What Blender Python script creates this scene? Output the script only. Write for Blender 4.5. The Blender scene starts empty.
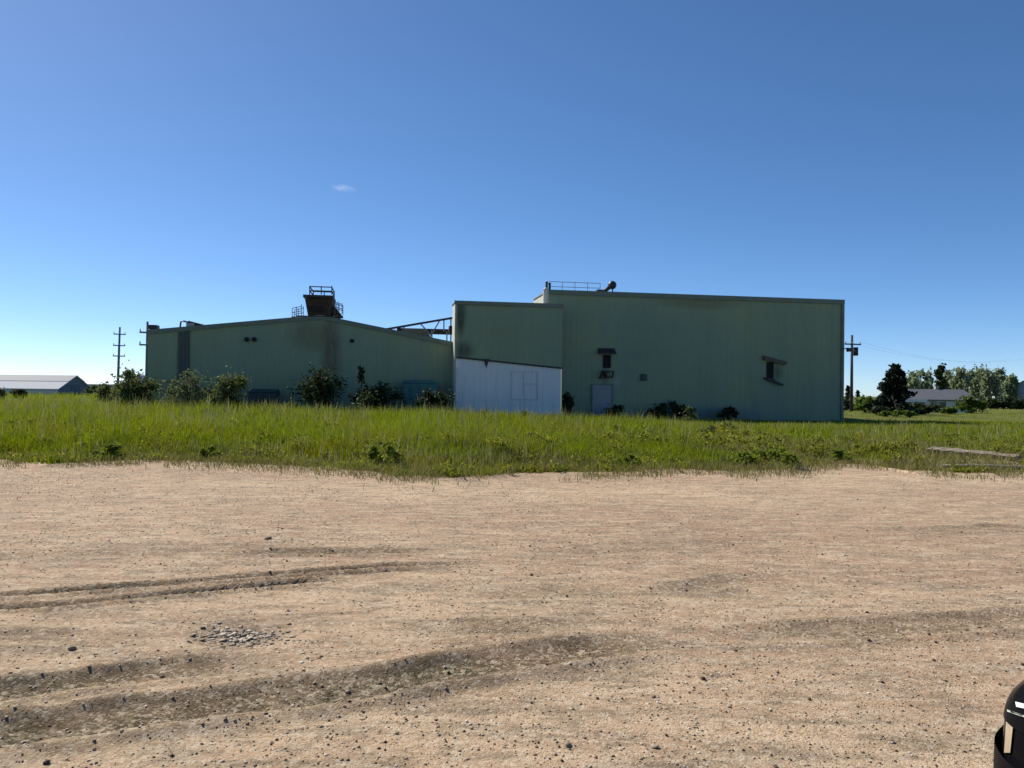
import bpy, math, random
import numpy as np
from mathutils import Vector, Matrix

R = math.radians
rnd = random.Random(7)
nrs = np.random.RandomState(11)
scene = bpy.context.scene
COL = scene.collection

# ------------------------------------------------------------------ camera numbers (used to read positions off the plan)
F_PX, CX, CY = 769.0, 512.0, 384.0
CAM_H = 1.6
PITCH = math.atan(8 / F_PX)
ROLL = R(0.7)
fw = Vector((0, math.cos(PITCH), math.sin(PITCH)))
r0 = Vector((1, 0, 0))
u0 = Vector((0, -math.sin(PITCH), math.cos(PITCH)))
RT = math.cos(ROLL) * r0 + math.sin(ROLL) * u0
UP = -math.sin(ROLL) * r0 + math.cos(ROLL) * u0


def ray(px, py):
    return (fw + RT * ((px - CX) / F_PX) - UP * ((py - CY) / F_PX)).normalized()


def gpt(px, py, z=0.0):
    d = ray(px, py)
    k = (z - CAM_H) / d.z
    return Vector((d.x * k, d.y * k, z))


def dpt(px, py, depth):
    d = ray(px, py)
    k = depth / d.y
    return Vector((d.x * k, depth, CAM_H + d.z * k))


# ------------------------------------------------------------------ object helpers
def tag(o, label=None, cat=None, group=None, kind=None):
    if label: o['label'] = label
    if cat: o['category'] = cat
    if group: o['group'] = group
    if kind: o['kind'] = kind
    return o


def thing(name, label, cat, loc=(0, 0, 0), rotz=0.0, group=None):
    o = bpy.data.objects.new(name, None)
    COL.objects.link(o)
    o.location = loc
    o.rotation_euler = (0, 0, rotz)
    o.empty_display_size = 0.3
    return tag(o, label, cat, group)


class MB:
    """collects shapes; build() links them as one mesh object"""
    def __init__(self):
        self.v, self.f = [], []

    def add(self, vs, fs):
        b = len(self.v)
        self.v += [tuple(p) for p in vs]
        self.f += [tuple(b + i for i in q) for q in fs]
        return self

    def box(self, x0, x1, y0, y1, z0, z1):
        vs = [(x0, y0, z0), (x1, y0, z0), (x1, y1, z0), (x0, y1, z0),
              (x0, y0, z1), (x1, y0, z1), (x1, y1, z1), (x0, y1, z1)]
        return self.add(vs, [(0, 3, 2, 1), (4, 5, 6, 7), (0, 1, 5, 4), (1, 2, 6, 5), (2, 3, 7, 6), (3, 0, 4, 7)])

    def hexa(self, c8):
        return self.add(c8, [(0, 3, 2, 1), (4, 5, 6, 7), (0, 1, 5, 4), (1, 2, 6, 5), (2, 3, 7, 6), (3, 0, 4, 7)])

    def bar(self, a, b, w, h=None):
        h = h or w
        a, b = Vector(a), Vector(b)
        d = (b - a).normalized()
        ref = Vector((0, 0, 1)) if abs(d.z) < 0.95 else Vector((1, 0, 0))
        s = d.cross(ref).normalized() * (w / 2)
        u = s.cross(d).normalized() * (h / 2)
        vs = [a - s - u, a + s - u, a + s + u, a - s + u, b - s - u, b + s - u, b + s + u, b - s + u]
        return self.add(vs, [(0, 1, 2, 3), (7, 6, 5, 4), (0, 4, 5, 1), (1, 5, 6, 2), (2, 6, 7, 3), (3, 7, 4, 0)])

    def tube(self, pts, radii, n=8, cap=True):
        pts = [Vector(p) for p in pts]
        if not hasattr(radii, '__len__'): radii = [radii] * len(pts)
        rings = []
        prev = None
        for i, p in enumerate(pts):
            d = (pts[min(i + 1, len(pts) - 1)] - pts[max(i - 1, 0)]).normalized()
            if prev is None:
                ref = Vector((0, 0, 1)) if abs(d.z) < 0.9 else Vector((1, 0, 0))
                s = d.cross(ref).normalized()
            else:
                s = (prev - d * prev.dot(d)).normalized()
            prev = s
            u = d.cross(s).normalized()
            rings.append([p + (s * math.cos(2 * math.pi * k / n) + u * math.sin(2 * math.pi * k / n)) * radii[i]
                          for k in range(n)])
        vs = [q for r in rings for q in r]
        fs = []
        for i in range(len(pts) - 1):
            for k in range(n):
                k2 = (k + 1) % n
                fs.append((i * n + k, i * n + k2, (i + 1) * n + k2, (i + 1) * n + k))
        if cap:
            fs.append(tuple(range(n - 1, -1, -1)))
            fs.append(tuple((len(pts) - 1) * n + k for k in range(n)))
        return self.add(vs, fs)

    def prism(self, outline, d, axis_vec):
        """outline: list of 3-D points, extruded by vector axis_vec*d"""
        o = [Vector(p) for p in outline]
        e = Vector(axis_vec) * d
        n = len(o)
        vs = o + [p + e for p in o]
        fs = [tuple(range(n - 1, -1, -1)), tuple(range(n, 2 * n))]
        for i in range(n):
            j = (i + 1) % n
            fs.append((i, j, n + j, n + i))
        return self.add(vs, fs)

    def ball(self, c, rx, ry=None, rz=None, n=10, m=7):
        ry = ry or rx; rz = rz or rx
        vs, fs = [], []
        for i in range(m + 1):
            th = math.pi * i / m
            for k in range(n):
                ph = 2 * math.pi * k / n
                vs.append((c[0] + rx * math.sin(th) * math.cos(ph), c[1] + ry * math.sin(th) * math.sin(ph), c[2] + rz * math.cos(th)))
        for i in range(m):
            for k in range(n):
                k2 = (k + 1) % n
                fs.append((i * n + k, (i + 1) * n + k, (i + 1) * n + k2, i * n + k2))
        return self.add(vs, fs)

    def build(self, name, mat, parent=None, off=(0, 0, 0), smooth=False, bevel=0.0, subsurf=0):
        me = bpy.data.meshes.new(name)
        ox, oy, oz = off
        me.from_pydata([(x - ox, y - oy, z - oz) for x, y, z in self.v], [], self.f)
        me.validate()
        import bmesh
        bm = bmesh.new(); bm.from_mesh(me)
        bmesh.ops.recalc_face_normals(bm, faces=bm.faces)
        bm.to_mesh(me); bm.free()
        if smooth:
            me.polygons.foreach_set('use_smooth', [True] * len(me.polygons))
        me.materials.append(mat)
        o = bpy.data.objects.new(name, me)
        COL.objects.link(o)
        if parent is not None: o.parent = parent
        if bevel:
            b = o.modifiers.new('Bevel', 'BEVEL'); b.width = bevel; b.segments = 2; b.limit_method = 'ANGLE'
        if subsurf:
            b = o.modifiers.new('Subsurf', 'SUBSURF'); b.levels = subsurf; b.render_levels = subsurf
        return o


def np_mesh(name, verts, faces_flat, loop_totals, mat, parent=None, smooth=False):
    me = bpy.data.meshes.new(name)
    verts = np.asarray(verts, np.float32)
    me.vertices.add(len(verts)); me.vertices.foreach_set('co', verts.ravel())
    faces_flat = np.asarray(faces_flat, np.int32); loop_totals = np.asarray(loop_totals, np.int32)
    me.loops.add(len(faces_flat)); me.loops.foreach_set('vertex_index', faces_flat)
    me.polygons.add(len(loop_totals))
    starts = np.zeros(len(loop_totals), np.int32); starts[1:] = np.cumsum(loop_totals)[:-1]
    me.polygons.foreach_set('loop_start', starts)
    me.polygons.foreach_set('loop_total', loop_totals)
    if smooth: me.polygons.foreach_set('use_smooth', np.ones(len(loop_totals), bool))
    me.update(calc_edges=True)
    me.materials.append(mat)
    o = bpy.data.objects.new(name, me)
    COL.objects.link(o)
    if parent is not None: o.parent = parent
    return o


# ------------------------------------------------------------------ numpy noise
def _hash(ix, iy, seed):
    h = (ix.astype(np.int64) * 374761393 + iy.astype(np.int64) * 668265263 + seed * 144665) & 0xffffffff
    h = ((h ^ (h >> 13)) * 1274126177) & 0xffffffff
    return ((h ^ (h >> 16)) & 0xffff) / 65535.0


def vnoise(x, y, seed=0):
    x = np.asarray(x, float); y = np.asarray(y, float)
    ix, iy = np.floor(x), np.floor(y)
    fx, fy = x - ix, y - iy
    fx = fx * fx * (3 - 2 * fx); fy = fy * fy * (3 - 2 * fy)
    a = _hash(ix, iy, seed); b = _hash(ix + 1, iy, seed); c = _hash(ix, iy + 1, seed); d = _hash(ix + 1, iy + 1, seed)
    return (a * (1 - fx) + b * fx) * (1 - fy) + (c * (1 - fx) + d * fx) * fy


def fbm(x, y, seed=0, oct=4):
    s = 0; a = 0.5; t = 0
    for i in range(oct):
        s = s + a * vnoise(x * 2 ** i, y * 2 ** i, seed + i * 17); t += a; a *= 0.5
    return s / t


def sstep(a, b, x):
    t = np.clip((x - a) / (b - a), 0, 1)
    return t * t * (3 - 2 * t)


# ------------------------------------------------------------------ materials
def new_mat(name):
    m = bpy.data.materials.new(name)
    m.use_nodes = True
    nt = m.node_tree
    return m, nt, nt.nodes, nt.links, nt.nodes['Principled BSDF']


def ramp(nodes, stops, interp='LINEAR'):
    n = nodes.new('ShaderNodeValToRGB')
    cr = n.color_ramp; cr.interpolation = interp
    while len(cr.elements) < len(stops): cr.elements.new(0.5)
    for e, (p, c) in zip(cr.elements, stops):
        e.position = p; e.color = (*c, 1) if len(c) == 3 else c
    return n


def mixc(nt, a, b, fac, mode='MIX'):
    n = nt.nodes.new('ShaderNodeMix'); n.data_type = 'RGBA'; n.blend_type = mode
    for sock, val in ((n.inputs[6], a), (n.inputs[7], b)):
        if isinstance(val, tuple): sock.default_value = (*val, 1)
        else: nt.links.new(val, sock)
    if isinstance(fac, (int, float)): n.inputs[0].default_value = fac
    else: nt.links.new(fac, n.inputs[0])
    return n.outputs[2]


def noise(nt, vec, scale, detail=4, rough=0.55):
    n = nt.nodes.new('ShaderNodeTexNoise')
    n.inputs['Scale'].default_value = scale; n.inputs['Detail'].default_value = detail; n.inputs['Roughness'].default_value = rough
    if vec is not None: nt.links.new(vec, n.inputs['Vector'])
    return n.outputs['Fac']


def math_n(nt, op, a, b=None, clamp=False):
    n = nt.nodes.new('ShaderNodeMath'); n.operation = op; n.use_clamp = clamp
    for i, v in enumerate((a, b)):
        if v is None: continue
        if isinstance(v, (int, float)): n.inputs[i].default_value = v
        else: nt.links.new(v, n.inputs[i])
    return n.outputs[0]


def objvec(nt, scale=(1, 1, 1), loc=(0, 0, 0)):
    tc = nt.nodes.new('ShaderNodeTexCoord'); mp = nt.nodes.new('ShaderNodeMapping')
    mp.inputs['Scale'].default_value = scale; mp.inputs['Location'].default_value = loc
    nt.links.new(tc.outputs['Object'], mp.inputs['Vector'])
    return mp.outputs['Vector']


def mat_simple(name, c, rough=0.6, metal=0.0, var=0.25, scale=3.0, c2=None, bump=0.0):
    """painted / metal / concrete surface: two tones of noise and a little grime"""
    m, nt, N, L, B = new_mat(name)
    v = objvec(nt)
    f = noise(nt, v, scale, 5, 0.6)
    c2 = c2 or tuple(x * (1 - var) for x in c)
    f2 = math_n(nt, 'MULTIPLY_ADD', f, 2.2, True); N[-1].inputs[2].default_value = -0.6
    L.new(mixc(nt, c, c2, f2), B.inputs['Base Color'])
    B.inputs['Roughness'].default_value = rough
    B.inputs['Metallic'].default_value = metal
    if bump:
        bp = N.new('ShaderNodeBump'); bp.inputs['Strength'].default_value = bump; bp.inputs['Distance'].default_value = 0.02
        L.new(noise(nt, v, scale * 6, 4), bp.inputs['Height']); L.new(bp.outputs[0], B.inputs['Normal'])
    return m


def mat_foliage(name, dark, light, trans=0.35, tip=None):
    """leaf colour varies from leaf to leaf; light passes through"""
    m, nt, N, L, B = new_mat(name)
    g = N.new('ShaderNodeNewGeometry')
    oi = objvec(nt)
    f = math_n(nt, 'ADD', math_n(nt, 'MULTIPLY', g.outputs['Random Per Island'], 0.6),
               math_n(nt, 'MULTIPLY', noise(nt, oi, 0.9, 2), 0.5), True)
    stops = [(0.1, dark), (0.85, light)]
    if tip: stops.append((0.97, tip))
    rp = ramp(N, stops)
    L.new(f, rp.inputs[0])
    B.inputs['Roughness'].default_value = 0.7; B.inputs['Specular IOR Level'].default_value = 0.15
    L.new(rp.outputs[0], B.inputs['Base Color'])
    tr = N.new('ShaderNodeBsdfTranslucent')
    L.new(mixc(nt, rp.outputs[0], (0.9, 1.0, 0.35), 0.5, 'MULTIPLY'), tr.inputs['Color'])
    mx = N.new('ShaderNodeMixShader'); mx.inputs[0].default_value = trans
    L.new(B.outputs[0], mx.inputs[1]); L.new(tr.outputs[0], mx.inputs[2])
    L.new(mx.outputs[0], N['Material Output'].inputs['Surface'])
    return m


def blob(nt, vec, c, rx, rz, soft=0.5):
    """soft elliptical stain in the s-z plane of a wall: 1 inside, 0 outside"""
    mp = nt.nodes.new('ShaderNodeMapping')
    mp.inputs['Location'].default_value = (-c[0] / rx, 0, -c[1] / rz)
    mp.inputs['Scale'].default_value = (1 / rx, 0, 1 / rz)
    nt.links.new(vec, mp.inputs['Vector'])
    ln = nt.nodes.new('ShaderNodeVectorMath'); ln.operation = 'LENGTH'
    nt.links.new(mp.outputs[0], ln.inputs[0])
    mr = nt.nodes.new('ShaderNodeMapRange'); mr.interpolation_type = 'SMOOTHSTEP'
    mr.inputs[1].default_value = 1.0; mr.inputs[2].default_value = 1 - soft
    nt.links.new(ln.outputs['Value'], mr.inputs[0])
    return mr.outputs[0]


def mat_wall(name, base, stains, dirt=0.32):
    """painted metal siding: mottled green, downward streaks, weathered stains of their own shape"""
    m, nt, N, L, B = new_mat(name)
    v = objvec(nt)
    big = noise(nt, v, 0.28, 4, 0.6)
    c = mixc(nt, base, (base[0] * 1.25, base[1] * 1.12, base[2] * 0.88), math_n(nt, 'MULTIPLY_ADD', big, 2.5, True))
    N[-2].inputs[2].default_value = -0.75
    # sheet-to-sheet tone: one value per 0.9 m sheet
    sx = N.new('ShaderNodeSeparateXYZ'); L.new(v, sx.inputs[0])
    wn = N.new('ShaderNodeTexWhiteNoise'); wn.noise_dimensions = '1D'
    L.new(math_n(nt, 'FLOOR', math_n(nt, 'MULTIPLY', sx.outputs[0], 1.1)), wn.inputs['W'])
    c = mixc(nt, c, (0.6, 0.66, 0.7), math_n(nt, 'MULTIPLY', wn.outputs['Value'], 0.16), 'MULTIPLY')
    # run-off streaks
    vs = objvec(nt, (5.0, 1, 0.25))
    st = math_n(nt, 'MULTIPLY_ADD', noise(nt, vs, 1.0, 5, 0.65), 4.0, True); N[-1].inputs[2].default_value = -2.1
    c = mixc(nt, c, (0.6, 0.58, 0.52), math_n(nt, 'MULTIPLY', st, dirt), 'MULTIPLY')
    edge = noise(nt, objvec(nt, (2.4, 1, 0.7)), 1.6, 4, 0.6)
    for (s, z, rx, rz, col, amt) in stains:
        bl = blob(nt, v, (s, z), rx, rz, 0.8)
        k = math_n(nt, 'MULTIPLY', bl, math_n(nt, 'MULTIPLY', edge, 2 * amt), True)
        c = mixc(nt, c, col, k)
    L.new(c, B.inputs['Base Color'])
    B.inputs['Roughness'].default_value = 0.62
    B.inputs['Specular IOR Level'].default_value = 0.12
    bp = N.new('ShaderNodeBump'); bp.inputs['Strength'].default_value = 0.25; bp.inputs['Distance'].default_value = 0.03
    L.new(noise(nt, objvec(nt, (1, 1, 0.5)), 2.2, 3), bp.inputs['Height']); L.new(bp.outputs[0], B.inputs['Normal'])
    return m


GREEN = (0.205, 0.27, 0.20)
M = {}
M['rust'] = mat_simple('rusty steel', (0.085, 0.048, 0.026), 0.85, 0.0, c2=(0.026, 0.018, 0.013), scale=5, bump=0.4)
M['dark'] = mat_simple('dark steel', (0.03, 0.03, 0.032), 0.6, 0.2, scale=6)
M['black'] = mat_simple('dark opening', (0.006, 0.006, 0.007), 0.9)
M['galv'] = mat_simple('weathered galvanised steel', (0.30, 0.31, 0.32), 0.55, 0.3, 0.35)
M['green_trim'] = mat_simple('green trim', (0.135, 0.175, 0.135), 0.6)
M['roof'] = mat_simple('grey metal roof', (0.33, 0.35, 0.36), 0.5, 0.2)
M['pale_side'] = mat_simple('pale side siding', (0.52, 0.50, 0.40), 0.7, c2=(0.40, 0.41, 0.33), scale=1.2)  # cream tone for the left-facing sides and the vent tank
M['white'] = mat_simple('old white sheet', (0.70, 0.72, 0.74), 0.6, var=0.14, scale=1.5)
M['door'] = mat_simple('grey door paint', (0.24, 0.26, 0.27), 0.55, var=0.15)
M['teal'] = mat_simple('teal paint', (0.035, 0.16, 0.15), 0.55, var=0.35, scale=2)
M['navy'] = mat_simple('dark green paint', (0.035, 0.062, 0.065), 0.6, var=0.3)
M['wood'] = mat_simple('weathered pole wood', (0.17, 0.165, 0.16), 0.85, var=0.35, scale=4)
M['dkwood'] = mat_simple('creosoted pole wood', (0.05, 0.05, 0.052), 0.85, var=0.3, scale=4)
M['porcelain'] = mat_simple('insulator', (0.45, 0.45, 0.45), 0.3)
M['bark'] = mat_simple('bark', (0.09, 0.07, 0.05), 0.9, var=0.45, scale=8)
M['palebark'] = mat_simple('pale poplar bark', (0.28, 0.26, 0.21), 0.9, var=0.4, scale=6)
M['concrete'] = mat_simple('weathered concrete', (0.40, 0.37, 0.32), 0.9, var=0.35, scale=5, bump=0.5)
M['barn_white'] = mat_simple('white barn steel', (0.62, 0.63, 0.64), 0.5, var=0.08)
M['barn_grey'] = mat_simple('grey barn roof', (0.15, 0.17, 0.20), 0.6, var=0.15)
M['barn_shaded'] = mat_simple('shaded barn end', (0.17, 0.20, 0.25), 0.6, var=0.15)  # shade on the gable end put into its colour
M['house_roof'] = mat_simple('grey shingles', (0.12, 0.125, 0.14), 0.9, var=0.25, scale=3)
M['house_roof2'] = mat_simple('blue grey shingles', (0.33, 0.37, 0.43), 0.9, var=0.2, scale=3)
M['barn_roof'] = mat_simple('pale barn roof sheets', (.50, .51, .52), .8, var=.12)
M['barn_roof'].node_tree.nodes['Principled BSDF'].inputs['Specular IOR Level'].default_value = 0.05
M['house_wall'] = mat_simple('cream siding', (0.62, 0.60, 0.55), 0.7, var=0.1)
M['glass'] = mat_simple('window glass', (0.03, 0.035, 0.04), 0.08)
M['paint'] = mat_simple('black car paint', (0.006, 0.006, 0.007), 0.12, var=0.2)
B_ = M['paint'].node_tree.nodes['Principled BSDF']; B_.inputs['Specular IOR Level'].default_value = 0.06; B_.inputs['IOR'].default_value = 1.2; B_.inputs['Coat Weight'].default_value = 0.0; B_.inputs['Coat Roughness'].default_value = 0.04
M['plastic'] = mat_simple('black trim plastic', (0.006, 0.006, 0.007), 0.45)
M['plastic'].node_tree.nodes['Principled BSDF'].inputs['Specular IOR Level'].default_value = 0.05
M['tyre'] = mat_simple('rubber', (0.018, 0.018, 0.018), 0.85)
M['rim'] = mat_simple('alloy', (0.45, 0.45, 0.46), 0.3, 0.9)
M['chrome'] = mat_simple('lamp reflector', (0.75, 0.75, 0.76), 0.12, 1.0, var=0.05)
M['amber'] = mat_simple('amber lens', (0.45, 0.22, 0.06), 0.15, var=0.2)

def mat_lens():
    m, nt, N, L, B = new_mat('clear lens')
    B.inputs['Base Color'].default_value = (0.9, 0.9, 0.88, 1)
    B.inputs['Roughness'].default_value = 0.03
    B.inputs['Transmission Weight'].default_value = 0.85
    B.inputs['IOR'].default_value = 1.3
    return m
M['lens'] = mat_lens()

M['leaf_olive'] = mat_foliage('olive bush leaves', (0.04, 0.055, 0.018), (0.15, 0.17, 0.065), 0.35)
M['leaf_grey'] = mat_foliage('grey willow leaves', (0.05, 0.065, 0.035), (0.17, 0.19, 0.11), 0.35)
M['leaf_green'] = mat_foliage('green leaves', (0.04, 0.07, 0.012), (0.13, 0.18, 0.03), 0.4)
M['leaf_dark'] = mat_foliage('dark leaves', (0.014, 0.022, 0.010), (0.045, 0.065, 0.022), 0.25)
M['needle'] = mat_foliage('dark spruce needles', (0.004, 0.009, 0.005), (0.014, 0.026, 0.012), 0.05)
M['leaf_far'] = mat_foliage('poplar leaves', (0.13, 0.165, 0.10), (0.27, 0.31, 0.20), 0.5)  # pale leaf tones, lightened further to stand in for distance haze
M['leaf_weed'] = mat_foliage('weed leaves', (0.07, 0.10, 0.012), (0.21, 0.25, 0.03), 0.5)
def mat_grass():
    m = mat_foliage('meadow grass blades', (0.095, 0.140, 0.005), (0.27, 0.32, 0.010), 0.45, tip=(0.44, 0.40, 0.12))
    nt = m.node_tree; N = nt.nodes; L = nt.links
    rp = [n for n in N if n.bl_idname == 'ShaderNodeValToRGB'][0]
    v = objvec(nt, (0.35, 0.60, 0.3))
    k = math_n(nt, 'MULTIPLY_ADD', noise(nt, v, 1.0, 5, .65), 6.0, True); N[-1].inputs[2].default_value = -2.9
    c = mixc(nt, rp.outputs[0], (0.27, 0.225, 0.03), math_n(nt, 'MULTIPLY', k, .8))
    k2 = math_n(nt, 'MULTIPLY_ADD', noise(nt, objvec(nt, (.8, 1.2, .8), (4, 7, 0)), 1.0, 4, .65), 5.0, True); N[-1].inputs[2].default_value = -2.6
    c = mixc(nt, c, (0.045, 0.075, 0.012), math_n(nt, 'MULTIPLY', k2, .8))
    L.new(c, N['Principled BSDF'].inputs['Base Color'])
    tr = [n for n in N if n.bl_idname == 'ShaderNodeBsdfTranslucent'][0]
    L.new(mixc(nt, c, (0.95, 1.0, 0.25), 0.6, 'MULTIPLY'), tr.inputs['Color'])
    return m


M['grass'] = mat_grass()
M['seed'] = mat_foliage('seed heads', (0.20, 0.19, 0.09), (0.36, 0.33, 0.18), 0.3)
M['dry'] = mat_foliage('dry grass', (0.11, 0.115, 0.03), (0.29, 0.25, 0.10), 0.3)


for k_ in ('barn_white', 'barn_grey', 'barn_shaded', 'house_roof', 'house_roof2', 'roof'):
    M[k_].node_tree.nodes['Principled BSDF'].inputs['Specular IOR Level'].default_value = 0.05

# ------------------------------------------------------------------ GROUND
EDGE_PX = [(-900, 470), (-300, 465), (0, 462), (60, 466), (150, 463), (215, 465), (300, 469), (350, 472), (400, 478), (460, 479), (520, 474),
           (600, 473), (680, 472), (730, 474), (780, 473), (830, 466), (870, 468), (905, 474), (960, 476), (1024, 474), (1300, 478), (2000, 480)]
EP = [gpt(x, y) for x, y in EDGE_PX]
EX = np.array([p.x for p in EP]); EY = np.array([p.y for p in EP])


def edge_y(x):
    """distance of the grass edge from the camera row as a function of x"""
    return np.interp(x, EX, EY) + 0.5 * (fbm(np.asarray(x) * 1.3, np.asarray(x) * 0 + 3.3, 5) - 0.5)


RUTS = [  # (pixel path on the lot, width m, depth m, colour strength)
    ([(-420, 640), (-90, 605), (60, 596), (180, 586), (300, 576), (400, 569), (500, 566)], 0.15, 0.026, 1.0),
    ([(-420, 655), (-90, 618), (60, 608), (180, 596), (300, 585), (380, 578)], 0.15, 0.026, 1.0),
    ([(180, 590), (300, 580), (420, 573), (500, 571)], 0.12, 0.012, 0.6),
    ([(180, 557), (300, 555), (460, 553)], 0.26, 0.02, 0.9),
    ([(-90, 560), (120, 556), (330, 545)], 0.35, 0.008, 0.35),
    ([(-90, 640), (80, 640), (180, 650)], 0.3, 0.01, 0.35),
    ([(420, 600), (560, 594), (700, 598)], 0.4, 0.008, 0.4),
    ([(-420, 760), (-90, 706), (60, 686), (150, 674), (240, 668), (330, 664)], 0.30, 0.028, 0.85),
    ([(-420, 820), (-90, 748), (100, 722), (230, 705), (350, 690), (480, 668), (600, 650), (700, 640)], 0.38, 0.036, 1.0),
    ([(345, 684), (400, 674), (500, 668)], 0.42, 0.022, 1.15),
    ([(360, 634), (500, 629), (630, 631)], 0.34, 0.015, 0.6),
    ([(640, 604), (720, 582), (790, 574)], 0.30, 0.012, 0.45),
    ([(690, 640), (850, 632), (950, 624), (1080, 615)], 0.36, 0.02, 0.5),
    ([(860, 534), (960, 529), (1060, 526)], 0.35, 0.015, 0.35),
    ([(520, 560), (640, 548), (800, 545)], 0.5, 0.01, 0.3),
]


def polydist(X, Y, path):
    best = np.full(X.shape, 1e9); side = np.zeros(X.shape); along = np.zeros(X.shape); acc = 0
    P = [gpt(*p) for p in path]
    for a, b in zip(P[:-1], P[1:]):
        dx, dy = b.x - a.x, b.y - a.y
        L2 = dx * dx + dy * dy; L1 = math.sqrt(L2)
        t = np.clip(((X - a.x) * dx + (Y - a.y) * dy) / L2, 0, 1)
        ex, ey = X - a.x - t * dx, Y - a.y - t * dy
        d = np.hypot(ex, ey)
        s = np.sign(dx * ey - dy * ex)
        k = d < best
        best = np.where(k, d, best); side = np.where(k, s, side); along = np.where(k, acc + t * L1, along)
        acc += L1
    return best, side, along, acc


def gridline(lo, hi, step, far_lo, far_hi, grow=1.16):
    mid = list(np.arange(lo, hi, step))
    a, s = [], step
    x = lo
    while x > far_lo:
        s = min(s * grow, 400); x -= s; a.append(x)
    b, s = [], step
    x = mid[-1]
    while x < far_hi:
        s = min(s * grow, 400); x += s; b.append(x)
    return np.array(a[::-1] + mid + b)


gx = gridline(-11.5, 12.5, 0.033, -4500, 4500)
gy = gridline(2.9, 17.5, 0.033, -60, 5000)
GX, GY = np.meshgrid(gx, gy)


def ground_height(X, Y):
    X = np.asarray(X, float); Y = np.asarray(Y, float)
    ed = edge_y(X)
    meadow = sstep(-0.3, 1.6, Y - ed)
    near = 1 - sstep(60, 140, np.hypot(X, Y))
    z = near * 0.10 * (fbm(X * 0.14, Y * 0.14, 2, 3) - 0.5)
    z = z * sstep(0, 1, Y / 6)
    z = z + meadow * near * (0.10 + 0.22 * (fbm(X * 0.35, Y * 0.35, 9, 3) - 0.45))
    # the low swell in front of the left building
    z = z + near * 0.25 * np.exp(-((X + 9) / 11) ** 2 - ((Y - 30) / 8) ** 2)
    z = z - 1.0 * np.exp(-((X - 57) / 20) ** 4 - ((Y - 110) / 22) ** 4)      # the house stands in a slight dip
    # loose berm of graded gravel along the edge of the lot
    z = z + 0.05 * np.exp(-((Y - ed + 0.25) / 0.35) ** 2) * (0.3 + 1.4 * fbm(X * 0.9, Y * 0.9, 41, 2)) * near
    return z


GZ = ground_height(GX, GY)
fine = (np.abs(GX) < 14) & (GY > 2) & (GY < 19)
rut_mask = np.zeros(GX.shape); dark_mask = np.zeros(GX.shape)
Xf, Yf = GX[fine], GY[fine]
zf = np.zeros(Xf.shape); rf = np.zeros(Xf.shape)
for k, (path, w, dep, cs) in enumerate(RUTS):
    wob = min(w, .2) * .6 * (fbm(Xf * 1.1, Yf * 1.1, 60 + k, 3) - 0.5)
    d, side, al, tot = polydist(Xf, Yf, path)
    d = np.abs(d * side + wob)
    ends = sstep(0, 0.9, al) * sstep(0, 0.9, tot - al)
    if path[0][0] < 0: ends = sstep(0, 0.9, tot - al)
    if path[-1][0] > 1024: ends = sstep(0, 0.9, al)
    brk = 0.35 + 0.9 * fbm(Xf * 2.2, Yf * 2.2, 80 + k, 3)
    trough = np.exp(-(d / (w * 0.42)) ** 4)
    ridge = np.exp(-((d - w * 0.62) / (w * 0.16)) ** 2)
    tread = 0.25 * np.sin(al * 2 * math.pi / 0.11 + 6 * d / w) * trough
    zf += 1.25 * ends * brk * dep * (-trough * (1 + tread) * 0.75 + ridge * 0.95)
    rf = np.maximum(rf, ends * np.clip(.35 + .7 * brk, 0, 1.1) * cs * np.exp(-(d / (w * 0.62)) ** 1.8))
zf += rf * (0.016 * (fbm(Xf * 14, Yf * 20, 23, 4) - 0.5))
zf += 0.015 * (fbm(Xf * 7, Yf * 7, 21, 4) - 0.5) * .6 + 0.014 * (fbm(Xf * 1.7, Yf * 1.7, 22, 3) - 0.5)
# the broken patch of grey stones is a shallow hollow
pc = gpt(240, 634)
hol = np.exp(-(((Xf - pc.x) / 0.30) ** 2 + ((Yf - pc.y) / 0.28) ** 2) ** 2)
zf -= 0.03 * hol
lotmask = 1 - sstep(-0.4, 0.6, Yf - edge_y(Xf))
GZ[fine] += zf * lotmask + 0.012 * (fbm(Xf * 4, Yf * 4, 33, 3) - 0.5)
rut_mask[fine] = rf
pat = np.zeros(GX.shape); pat[fine] = hol
grass_mask = sstep(-0.15, 0.55, GY - edge_y(GX) + 0.9 * (fbm(GX * 1.6, GY * 1.6, 12, 3) - 0.5))
grass_mask = np.where(GY < 0, 0, grass_mask)
sb = gpt(965, 469)
grass_mask = grass_mask * (1 - .9 * np.exp(-((GX - sb.x) / 1.9) ** 4 - ((GY - sb.y) / .75) ** 2))

ny, nx = GX.shape
idx = np.arange(nx * ny).reshape(ny, nx)
quads = np.stack([idx[:-1, :-1], idx[:-1, 1:], idx[1:, 1:], idx[1:, :-1]], -1).reshape(-1, 4)


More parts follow.
